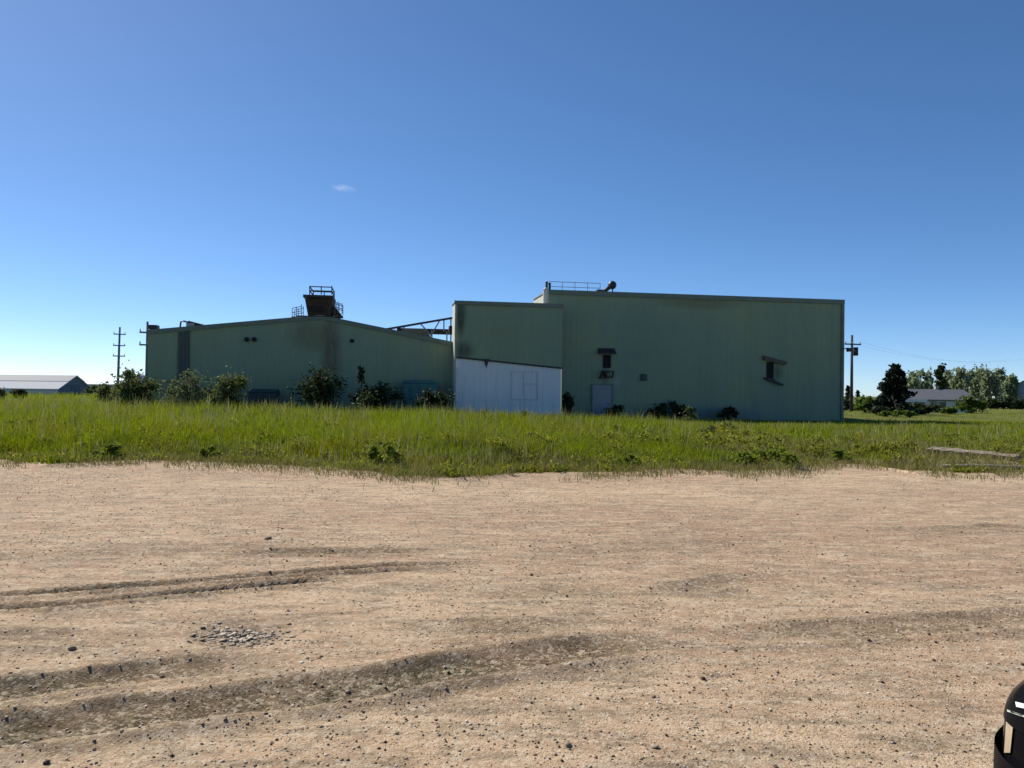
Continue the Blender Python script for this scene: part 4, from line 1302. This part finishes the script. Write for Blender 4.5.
# ------------------------------------------------------------------ slab by the meadow edge
p0, p1 = gpt(930, 462), gpt(1018, 469)
ctr = (p0 + p1) / 2
ln = (p1 - p0).length
yaw = math.atan2(p1.y - p0.y, p1.x - p0.x)
zg = float(gz(ctr.x, ctr.y))
mb = MB()
N_ = 14
top, vs, fs = [], [], []
for i in range(N_ + 1):
    x = -ln / 2 + ln * i / N_
    wv = .20 - .05 * i / N_ + rnd.uniform(-.03, .03)
    zt = .19 - .05 * i / N_ + rnd.uniform(-.018, .012)
    vs += [(x, -wv + .07, .04), (x, -wv, zt), (x, wv, zt + .03), (x, wv, .05)]
for i in range(N_):
    for k in range(4):
        k2 = (k + 1) % 4
        fs.append((4 * i + k, 4 * i + k2, 4 * i + 4 + k2, 4 * i + 4 + k))
fs += [(3, 2, 1, 0), tuple(4 * N_ + k for k in range(4))]
mb.add(vs, fs)
sl = mb.build('concrete_slab', mat_simple('sandy concrete', (.27, .215, .155), .9, var=.45, scale=4, bump=.5), None, bevel=.02)
sl.location = (ctr.x, ctr.y, zg - .02); sl.rotation_euler = (0.03, 0, yaw)
tag(sl, 'long broken concrete slab lying at the meadow edge on the right', 'concrete slab')
p = gpt(985, 473); zg = float(gz(p.x, p.y))
mb = MB().tube([(-.9, 0, .06), (-.2, .05, .07), (.5, 0, .06), (1.0, .1, .05)], [.05, .06, .055, .03], 8)
o = mb.build('fallen_branch', M['palebark'], None, smooth=True); o.location = (p.x, p.y, zg); o.rotation_euler = (0, 0, -.06)
tag(o, 'grey fallen branch on the bare ground in front of the broken slab', 'branch')

# ------------------------------------------------------------------ GRASS
def blades(n, x, y, h, w, seed, lean=.35, name='grass', mat=None):
    rs = np.random.RandomState(seed)
    z = gz(x, y) - .02
    a = rs.uniform(0, 6.283, n)
    ld = rs.uniform(0, 6.283, n); l = h * np.abs(rs.normal(0, lean, n))
    wx, wy = np.cos(a) * w / 2, np.sin(a) * w / 2
    lx, ly = np.cos(ld) * l, np.sin(ld) * l
    B0 = np.stack([x, y, z], -1)
    W = np.stack([wx, wy, np.zeros(n)], -1)
    mid = B0 + np.stack([lx * .3, ly * .3, h * .55], -1)
    tip = B0 + np.stack([lx, ly, h * (1 - .12 * rs.uniform(0, 1, n))], -1)
    V = np.stack([B0 - W, B0 + W, mid + W * .8, mid - W * .8, tip], 1).reshape(-1, 3)
    base = np.arange(n)[:, None] * 5
    loops = np.concatenate([base + np.array([0, 1, 2, 3]), base + np.array([3, 2, 4])], 1).ravel()
    tot = np.tile([4, 3], n)
    return np_mesh(name, V, loops, tot, mat or M['grass'])


def in_building(x, y):
    dx, dy = x - P0.x, y - P0.y
    s = dx * E_.x + dy * E_.y; t = dx * NI.x + dy * NI.y
    inb = (s > sL - .1) & (s < sR) & (t > -.15) & (t < DEPTH)
    inb |= (s > sA - .1) & (s < sB + .1) & (t > TA - .2) & (t < TB + 2)
    inb |= (s > sC) & (s < sD + .1) & (t > TB - .2) & (t < TB + D2)
    return inb


def meadow_h(x, y):
    """grass height: low and thin at the lot edge and on the right, tall on the left and centre"""
    e = y - edge_y(x)
    hgt = .20 + .42 * sstep(.2, 4.5, e)
    hgt *= .55 + .55 * fbm(x * .45, y * .45, 51, 3) + .35 * fbm(x * 2.2, y * 1.8, 52, 2)
    u = x / np.maximum(y, 1)
    right = sstep(.14, .32, u)
    hgt *= 1 - .48 * right
    hgt *= 1 + .5 * (fbm(x * .9, y * .55, 57, 3) - .5) * (1 + right)
    hgt *= 1 - .5 * sstep(30, 40, y) * sstep(-.10, .08, u)
    hgt *= 1 + .22 * (1 - sstep(-.62, -.15, u))
    return hgt


N1 = 330000
d = np.concatenate([14 + 32 * nrs.uniform(0, 1, int(N1 * .62)) ** 1.35, 46 + 100 * nrs.uniform(0, 1, int(N1 * .10)), 14.2 + 6 * nrs.uniform(0, 1, int(N1 * .28))])
x = nrs.uniform(-.80, .80, len(d)) * d
e = d - edge_y(x)
den = fbm(x * .8, d * .8, 61, 4)
keep = (e > -.2 + .9 * (fbm(x * 1.6, d * 1.6, 12, 3) - .5)) & (~in_building(x, d))
keep &= nrs.uniform(0, 1, len(d)) < (.22 + .95 * sstep(.35, .6, den)) * (.18 + .82 * sstep(0, 2.2, e))
# thinner grass on the right by the slab
keep &= nrs.uniform(0, 1, len(d)) < 1 - .85 * sstep(6.5, 9, x) * (1 - sstep(2.0, 6.0, e))
slab_c = ctr
keep &= ~((np.abs(x - slab_c.x) < 1.7) & (d < slab_c.y + .3) & (d > slab_c.y - 2.2) & (nrs.uniform(0, 1, len(d)) < .9))
x, d = x[keep], d[keep]
h = meadow_h(x, d) * nrs.uniform(.55, 1.2, len(d))
w = (.006 + .0004 * d) * nrs.uniform(.7, 1.4, len(d))
gr = blades(len(d), x, d, h, w, 5, .55)
tag(gr, 'tall yellow green meadow grass between the lot and the buildings', 'grass', kind='stuff')

# seed heads and tall stalks standing above the meadow
n = 9500
d = 15.5 + 24 * nrs.uniform(0, 1, n) ** 1.2; x = nrs.uniform(-.75, .75, n) * d
k = (d - edge_y(x) > .6) & ~in_building(x, d) & (fbm(x * .5, d * .5, 91, 3) > .47)
x, d = x[k], d[k]
sg = blades(len(d), x, d, meadow_h(x, d) * nrs.uniform(1.0, 1.55, len(d)), (.012 + .0005 * d), 6, .18, 'seed_stalks', M['seed'])
tag(sg, 'pale seed stalks standing above the meadow grass', 'grass', kind='stuff')
# dry straw along the lot edge
n = 30000
x = nrs.uniform(-13, 15, n); d = edge_y(x) + nrs.normal(.1, .55, n)
k = (fbm(x * 1.1, d * 1.1, 93, 3) > .42)
x, d = x[k], d[k]
x2 = nrs.uniform(7.0, 15, 2600); d2 = edge_y(x2) + nrs.uniform(0, 3.2, 2600)
x, d = np.concatenate([x, x2]), np.concatenate([d, d2])
hd_ = nrs.uniform(.05, .20, len(d))
n3 = 26000
x3 = nrs.uniform(-14, 16, n3); e3 = 5.0 * nrs.uniform(0, 1, n3) ** 1.4; d3 = edge_y(x3) + e3
k = (fbm(x3 * .9, d3 * .9, 97, 4) > .47)
x3, d3, e3 = x3[k], d3[k], e3[k]
hd_ = np.concatenate([hd_, nrs.uniform(.12, .26, len(x3)) + .08 * e3 * (1 - .5 * sstep(5, 9, x3))])
x, d = np.concatenate([x, x3]), np.concatenate([d, d3])
dg = blades(len(d), x, d, hd_, np.full(len(d), .013), 8, .7, 'dry_grass', M['dry'])
tag(dg, 'low dry straw along the edge of the gravel lot', 'dry grass', kind='stuff')


n = 900
x = nrs.uniform(-15, 16, n); e = 7.5 * nrs.uniform(0, 1, n) ** 1.5 - .1
y = edge_y(x) + e
k = fbm(x * .7, y * .9, 131, 3) > .45
x, y, e = x[k], y[k], e[k]
hh = (.06 + .34 * sstep(0, 3.5, e)) * nrs.uniform(.5, 1.25, len(x)) * (1 - .45 * sstep(5, 9, x))
cen = np.stack([x, y, gz(x, y) + hh], -1)
V = leaf_cloud(cen, nrs.uniform(.10, .26, len(x)), 60000, .036, 132, .6, .8)
lift = gz(V[:, 0], V[:, 1]) + .01
V[:, 2] = np.maximum(V[:, 2], lift)
lw = crown('ground_weeds', V, mat_foliage('low weed leaves', (0.085, 0.11, 0.012), (0.30, 0.29, 0.04), 0.45, tip=(.42, .38, .14)), None)
tag(lw, 'low yellow green leafy weeds mixed into the near meadow edge', 'weeds', kind='stuff')

# leafy weeds one can pick out along the lot edge and in the meadow
def weed(lab, px, py, w, h, seed, mat, n=900, leaf=.035, cat='weed', dep=None):
    p = gpt(px, py) if dep is None else dpt(px, py, dep)
    return tree('weed_plant', lab, cat, p.x, p.y, w, h, mat, M['leaf_weed'], seed, n=n, leaf=leaf, nclump=12, z0f=.1, cname='leaves', group='leafy weeds in the meadow', up=.6)


WEEDS = [(108, 463, .7, .36, 'darkest leafy weed at the lot edge on the left', 'leaf_weed'), (207, 463, .5, .30, 'bushy green weed at the lot edge, right of the darkest leafy one', 'leaf_weed'),
         (385, 470, .7, .45, 'wide green weed at the lot edge left of the white panel', 'leaf_weed'), (775, 470, 1.0, .42, 'wide dark green weed at the lot edge before the bent hood', 'leaf_weed'),
         (740, 471, .6, .34, 'small green weed just left of the wide dark green one', 'leaf_weed'), (630, 470, .55, .28, 'low green weed at the lot edge before the small wall box', 'leaf_weed'),
         (838, 465, .5, .30, 'green weed at the lot edge before the tall building corner', 'leaf_weed'), (950, 447, .6, .30, 'low weed behind the broken slab', 'leaf_weed')]
for i, (px, py, w, h, lab, mt) in enumerate(WEEDS): weed(lab, px, py, w, h, 200 + i, M[mt])
TALL = [(488, 409, 33, .9, 'pale tall weed before the left half of the white panel'), (528, 409, 34, .8, 'pale tall weed before the right half of the white panel'),
        (708, 425, 24, .6, 'pale branching weed in the meadow before the tall wall'), (728, 421, 26, .5, 'slim pale weed right of the pale branching one'),
        (690, 405, 38, .7, 'pale weed at the foot of the tall wall beside the dark bush'), (290, 399, 34, .5, 'slim pale weed before the wall left of the dark hopper bush')]
for i, (px, py, dd, w, lab) in enumerate(TALL):
    p = dpt(px, py, dd)
    tree('weed_plant', lab, 'weed', p.x, dd, w, p.z - float(gz(p.x, dd)), M['leaf_olive'], M['leaf_weed'], 240 + i, n=190, leaf=.05, nclump=9, z0f=.25, cname='leaves', group='pale tall weeds', up=.8)

# ------------------------------------------------------------------ CAR in the right corner
car = thing('parked_car', 'glossy black car whose front corner shows at the lower right corner of the lot', 'car')
def ring(y, hw, zb, zs, zt):
    half = [(0, zb), (hw * .75, zb), (hw * .95, zb + .08), (hw, (zb + zs) * .5), (hw * .985, zs - .06), (hw * .93, zs), (hw * .62, zt - .015), (0, zt)]
    full = half + [(-a, b) for a, b in half[-2:0:-1]]
    return [(a, y, b) for a, b in full]
ST = [(2.30, .60, .42, .80, .83), (2.24, .78, .34, .87, .90), (2.08, .88, .26, .94, .97), (1.7, .92, .24, .98, 1.03), (1.0, .93, .24, 1.02, 1.08), (.4, .93, .24, 1.04, 1.10),
      (-1.0, .93, .24, 1.05, 1.10), (-2.0, .92, .26, 1.06, 1.10), (-2.35, .84, .34, 1.04, 1.08), (-2.44, .68, .42, .98, 1.02)]
vs, fs = [], []
for st in ST: vs += ring(*st)
nr = len(vs) // len(ST)
for i in range(len(ST) - 1):
    for k in range(nr):
        k2 = (k + 1) % nr
        fs.append((i * nr + k, i * nr + k2, (i + 1) * nr + k2, (i + 1) * nr + k))
fs += [tuple(range(nr)), tuple((len(ST) - 1) * nr + k for k in range(nr))]
cbody = MB().add(vs, fs).build('body', M['paint'], car, smooth=True, subsurf=4)
dg_ = bpy.context.evaluated_depsgraph_get(); dg_.update()
skin = bpy.data.meshes.new_from_object(cbody.evaluated_get(dg_))
M['lamp'] = mat_simple('smoked lamp glass', (0.008, 0.008, 0.010), 0.05, var=.3)
M['lamp'].node_tree.nodes['Principled BSDF'].inputs['Specular IOR Level'].default_value = 0.05; M['lamp'].node_tree.nodes['Principled BSDF'].inputs['IOR'].default_value = 1.15


M['highlight_white'] = mat_simple('painted white highlight', (0.8, 0.8, 0.8), 0.3, var=.1)  # colour of the painted highlight on the car corner


def skin_patch(name, planes, lift, mat, parent):
    """a piece cut from the body's skin by planes (point, outward normal), lifted a few mm off it"""
    import bmesh
    bm = bmesh.new(); bm.from_mesh(skin)
    for co, no in planes:
        bmesh.ops.bisect_plane(bm, geom=bm.verts[:] + bm.edges[:] + bm.faces[:], plane_co=co, plane_no=no, clear_outer=True)
    bm.normal_update()
    for v_ in bm.verts: v_.co = v_.co + v_.normal * lift
    me = bpy.data.meshes.new(name); bm.to_mesh(me); bm.free()
    me.polygons.foreach_set('use_smooth', [True] * len(me.polygons))
    me.materials.clear(); me.materials.append(mat)
    o = bpy.data.objects.new(name, me); COL.objects.link(o); o.parent = parent
    return o


GH = [(.75, .80, 1.08, 1.10), (.05, .74, 1.08, 1.55), (-.6, .72, 1.08, 1.64), (-1.6, .71, 1.08, 1.60), (-2.25, .74, 1.08, 1.12)]
vs, fs = [], []
for y, hw, zb, zt in GH: vs += [(-hw - .08, y, zb), (-hw, y, zt - .05), (-hw * .8, y, zt), (hw * .8, y, zt), (hw, y, zt - .05), (hw + .08, y, zb)]
for i in range(4):
    for k in range(5): fs.append((i * 6 + k, i * 6 + k + 1, i * 6 + 7 + k, i * 6 + 6 + k))
gh = MB().add(vs, fs).build('cabin', M['glass'], car, smooth=False)
MB().hexa([(-.62, .0, 1.555), (.62, .0, 1.555), (.60, -1.7, 1.61), (-.60, -1.7, 1.61), (-.56, -.1, 1.60), (.56, -.1, 1.60), (.56, -1.6, 1.655), (-.56, -1.6, 1.655)]).build('roof', M['paint'], car, bevel=.03)
for sx in (-1, 1):
    hl = skin_patch('headlight', [((sx * .46, 0, 0), (-sx, 0, 0)), ((0, 1.84, .80), (0, -1, .25)), ((0, 2.2, .80), (0, -.10, -1)), ((0, 2.2, .915), (0, .05, 1))], .004, M['lamp'], car)
    skin_patch('bumper_corner', [((sx * .30, 0, 0), (-sx, 0, 0)), ((0, 1.66, 0), (0, -1, 0)), ((0, 2.2, .736), (0, -.05, 1)), ((0, 0, .42), (0, 0, -1))], .016, M['plastic'], car)
    mr = MB().ball((sx * 1.04, .55, 1.12), .11, .06, .08).build('mirror', M['paint'], car, smooth=True)
    MB().bar((sx * .88, .55, 1.06), (sx * 1.0, .55, 1.09), .05).build('stalk', M['plastic'], mr)
    MB().prism([(sx * .55, -2.45, .8), (sx * .86, -2.33, .8), (sx * .86, -2.33, .98), (sx * .55, -2.45, .95)], .03, (0, -1, 0)).build('tail_light', mat_simple('red lens', (.3, .01, .01), .2), car)
    for y in (1.42, -1.42):
        wh = MB().tube([(sx * .72, y, .34), (sx * .74, y, .34), (sx * .93, y, .34), (sx * .95, y, .34)], [.31, .34, .34, .31], 28).build('wheel', M['tyre'], car, smooth=False)
        MB().tube([(sx * .94, y, .34), (sx * .957, y, .34)], [.22, .20], 20).build('rim', M['rim'], wh)
MB().box(-.52, .52, 2.26, 2.325, .48, .70).build('grille', M['plastic'], car, bevel=.02)
MB().hexa([(-.70, 2.20, .30), (.70, 2.20, .30), (.62, 2.36, .32), (-.62, 2.36, .32), (-.72, 2.18, .44), (.72, 2.18, .44), (.62, 2.37, .44), (-.62, 2.37, .44)]).build('bumper', M['plastic'], car, bevel=.03)
CAR_YAW = R(30)
fl = Vector((-.86, 2.10, 0))       # front left corner in car coordinates
rotc = Matrix.Rotation(CAR_YAW, 3, 'Z') @ fl
car.location = (1.128 - rotc.x, 1.64 - rotc.y, 0.0)
car.rotation_euler = (0, 0, CAR_YAW)
car.scale = (1, 1, 1.065)

# lamp trim, plus painted ground reflection and highlight, on both front corners
from mathutils.bvhtree import BVHTree
car_m = Matrix.Translation(car.location) @ Matrix.Rotation(CAR_YAW, 4, 'Z') @ Matrix.Diagonal((1, 1, 1.065, 1))
inv = car_m.inverted()
bvh = BVHTree.FromPolygons([v_.co for v_ in skin.vertices], [tuple(p_.vertices) for p_ in skin.polygons])
cam_l = inv @ Vector((0, 0, CAM_H))


def corner_patch(name, outline, mat, lift):
    pts = []
    for i in range(len(outline)):
        (x0, y0), (x1, y1) = outline[i], outline[(i + 1) % len(outline)]
        for k in range(4):
            q = inv @ (Vector((0, 0, CAM_H)) + ray(x0 + (x1 - x0) * k / 4, y0 + (y1 - y0) * k / 4) * 2)
            h_ = bvh.ray_cast(cam_l, (q - cam_l).normalized())
            if h_[0] is not None: pts.append(h_[0] + h_[1] * lift)
    if len(pts) < 4: return
    c_ = sum(pts, Vector()) / len(pts)
    for sg in (1, -1):
        mb = MB()
        ring_ = [Vector((p_.x * sg, p_.y, p_.z)) for p_ in pts]
        cc_ = Vector((c_.x * sg, c_.y, c_.z))
        mb.add([cc_] + ring_, [(0, 1 + i, 1 + (i + 1) % len(ring_)) for i in range(len(ring_))])
        mb.build(name, mat, car)


corner_patch('painted_reflection', [(1008, 722), (1015, 725), (1012, 753), (1006, 753)], mat_simple('painted ground reflection', (.42, .33, .22), .4, var=.35, scale=30), .004)  # tan reflection of the ground, painted as a patch on the skin
corner_patch('lamp_trim', [(1010, 710.5), (1030, 717), (1030, 719), (1010, 712.5)], mat_simple('pale lamp trim', (.45, .50, .42), .3), .006)
corner_patch('painted_highlight', [(1018, 703), (1030, 706), (1030, 710), (1019, 708)], M['highlight_white'], .006)  # bright highlight on the corner, painted as a white patch

# ------------------------------------------------------------------ SKY, SUN, CLOUD
SUN_AZ, SUN_EL = 50.0, 42.0         # degrees left of the view direction, height
w = bpy.data.worlds.new('World'); scene.world = w; w.use_nodes = True
nt = w.node_tree
bg = nt.nodes['Background']
sk = nt.nodes.new('ShaderNodeTexSky'); sk.sky_type = 'NISHITA'; sk.sun_disc = False
sk.sun_elevation = R(SUN_EL); sk.sun_rotation = R(-SUN_AZ)
sk.altitude = 5000; sk.air_density = 1.0; sk.dust_density = 10.0; sk.ozone_density = 4.4
hs = nt.nodes.new('ShaderNodeHueSaturation'); hs.inputs['Saturation'].default_value = 1.14
gm = nt.nodes.new('ShaderNodeGamma'); gm.inputs[1].default_value = 0.90
nt.links.new(sk.outputs[0], hs.inputs['Color']); nt.links.new(hs.outputs[0], gm.inputs[0]); nt.links.new(gm.outputs[0], bg.inputs[0]); bg.inputs[1].default_value = 0.118
sd = Vector((-math.sin(R(SUN_AZ)) * math.cos(R(SUN_EL)), math.cos(R(SUN_AZ)) * math.cos(R(SUN_EL)), math.sin(R(SUN_EL))))
li = bpy.data.lights.new('sun', 'SUN'); li.energy = 5.0; li.angle = R(0.53); li.color = (1.0, 0.95, 0.87)
lo = bpy.data.objects.new('sun', li); COL.objects.link(lo)
lo.rotation_euler = (-sd).to_track_quat('-Z', 'Y').to_euler()

# small wisp of cloud
def mat_cloud():
    m = bpy.data.materials.new('thin cloud'); m.use_nodes = True
    nt = m.node_tree; nt.nodes.clear()
    out = nt.nodes.new('ShaderNodeOutputMaterial'); vp = nt.nodes.new('ShaderNodeVolumePrincipled')
    nt.links.new(vp.outputs[0], out.inputs['Volume'])
    tc = nt.nodes.new('ShaderNodeTexCoord')
    ln = nt.nodes.new('ShaderNodeVectorMath'); ln.operation = 'LENGTH'
    mp = nt.nodes.new('ShaderNodeMapping'); mp.inputs['Scale'].default_value = (1 / 50, 1 / 30, 1 / 14)
    nt.links.new(tc.outputs['Object'], mp.inputs[0]); nt.links.new(mp.outputs[0], ln.inputs[0])
    mr = nt.nodes.new('ShaderNodeMapRange'); mr.inputs[1].default_value = 1.0; mr.inputs[2].default_value = 0.2
    nt.links.new(ln.outputs['Value'], mr.inputs[0])
    nz = noise(nt, tc.outputs['Object'], .035, 4, .6)
    k = math_n(nt, 'MULTIPLY_ADD', nz, 4.0, True); nt.nodes[-1].inputs[2].default_value = -1.7
    dn = math_n(nt, 'MULTIPLY', math_n(nt, 'MULTIPLY', mr.outputs[0], k), 0.012)
    nt.links.new(dn, vp.inputs['Density'])
    vp.inputs['Color'].default_value = (1, 1, 1, 1); vp.inputs['Anisotropy'].default_value = 0.3
    return m


cpos = dpt(343, 188, 2600)
cl = MB().ball((0, 0, 0), 50, 30, 14, 20, 12).build('cloud', mat_cloud(), None, smooth=True)
cl.location = cpos; cl.rotation_euler = (0, .15, 0)
tag(cl, 'small faint wisp of white cloud in the clear blue sky', 'cloud')

# ------------------------------------------------------------------ CAMERA
cd = bpy.data.cameras.new('camera')
cam = bpy.data.objects.new('camera', cd); COL.objects.link(cam)
cd.sensor_width = 36; cd.lens = 36 * F_PX / 1024
cd.clip_start = 0.05; cd.clip_end = 20000
m3 = Matrix((RT, UP, -fw)).transposed()
cam.matrix_world = Matrix.Translation((0, 0, CAM_H)) @ m3.to_4x4()
scene.camera = cam
vs_ = scene.view_settings
scene.display_settings.display_device = 'sRGB'
vs_.view_transform = 'Standard'; vs_.look = 'None'; vs_.exposure = 0.5; vs_.gamma = 1; vs_.use_curve_mapping = False
scene.render.film_transparent = False
scene.cycles.use_denoising = True
scene.cycles.max_bounces = 6
scene.cycles.volume_bounces = 1
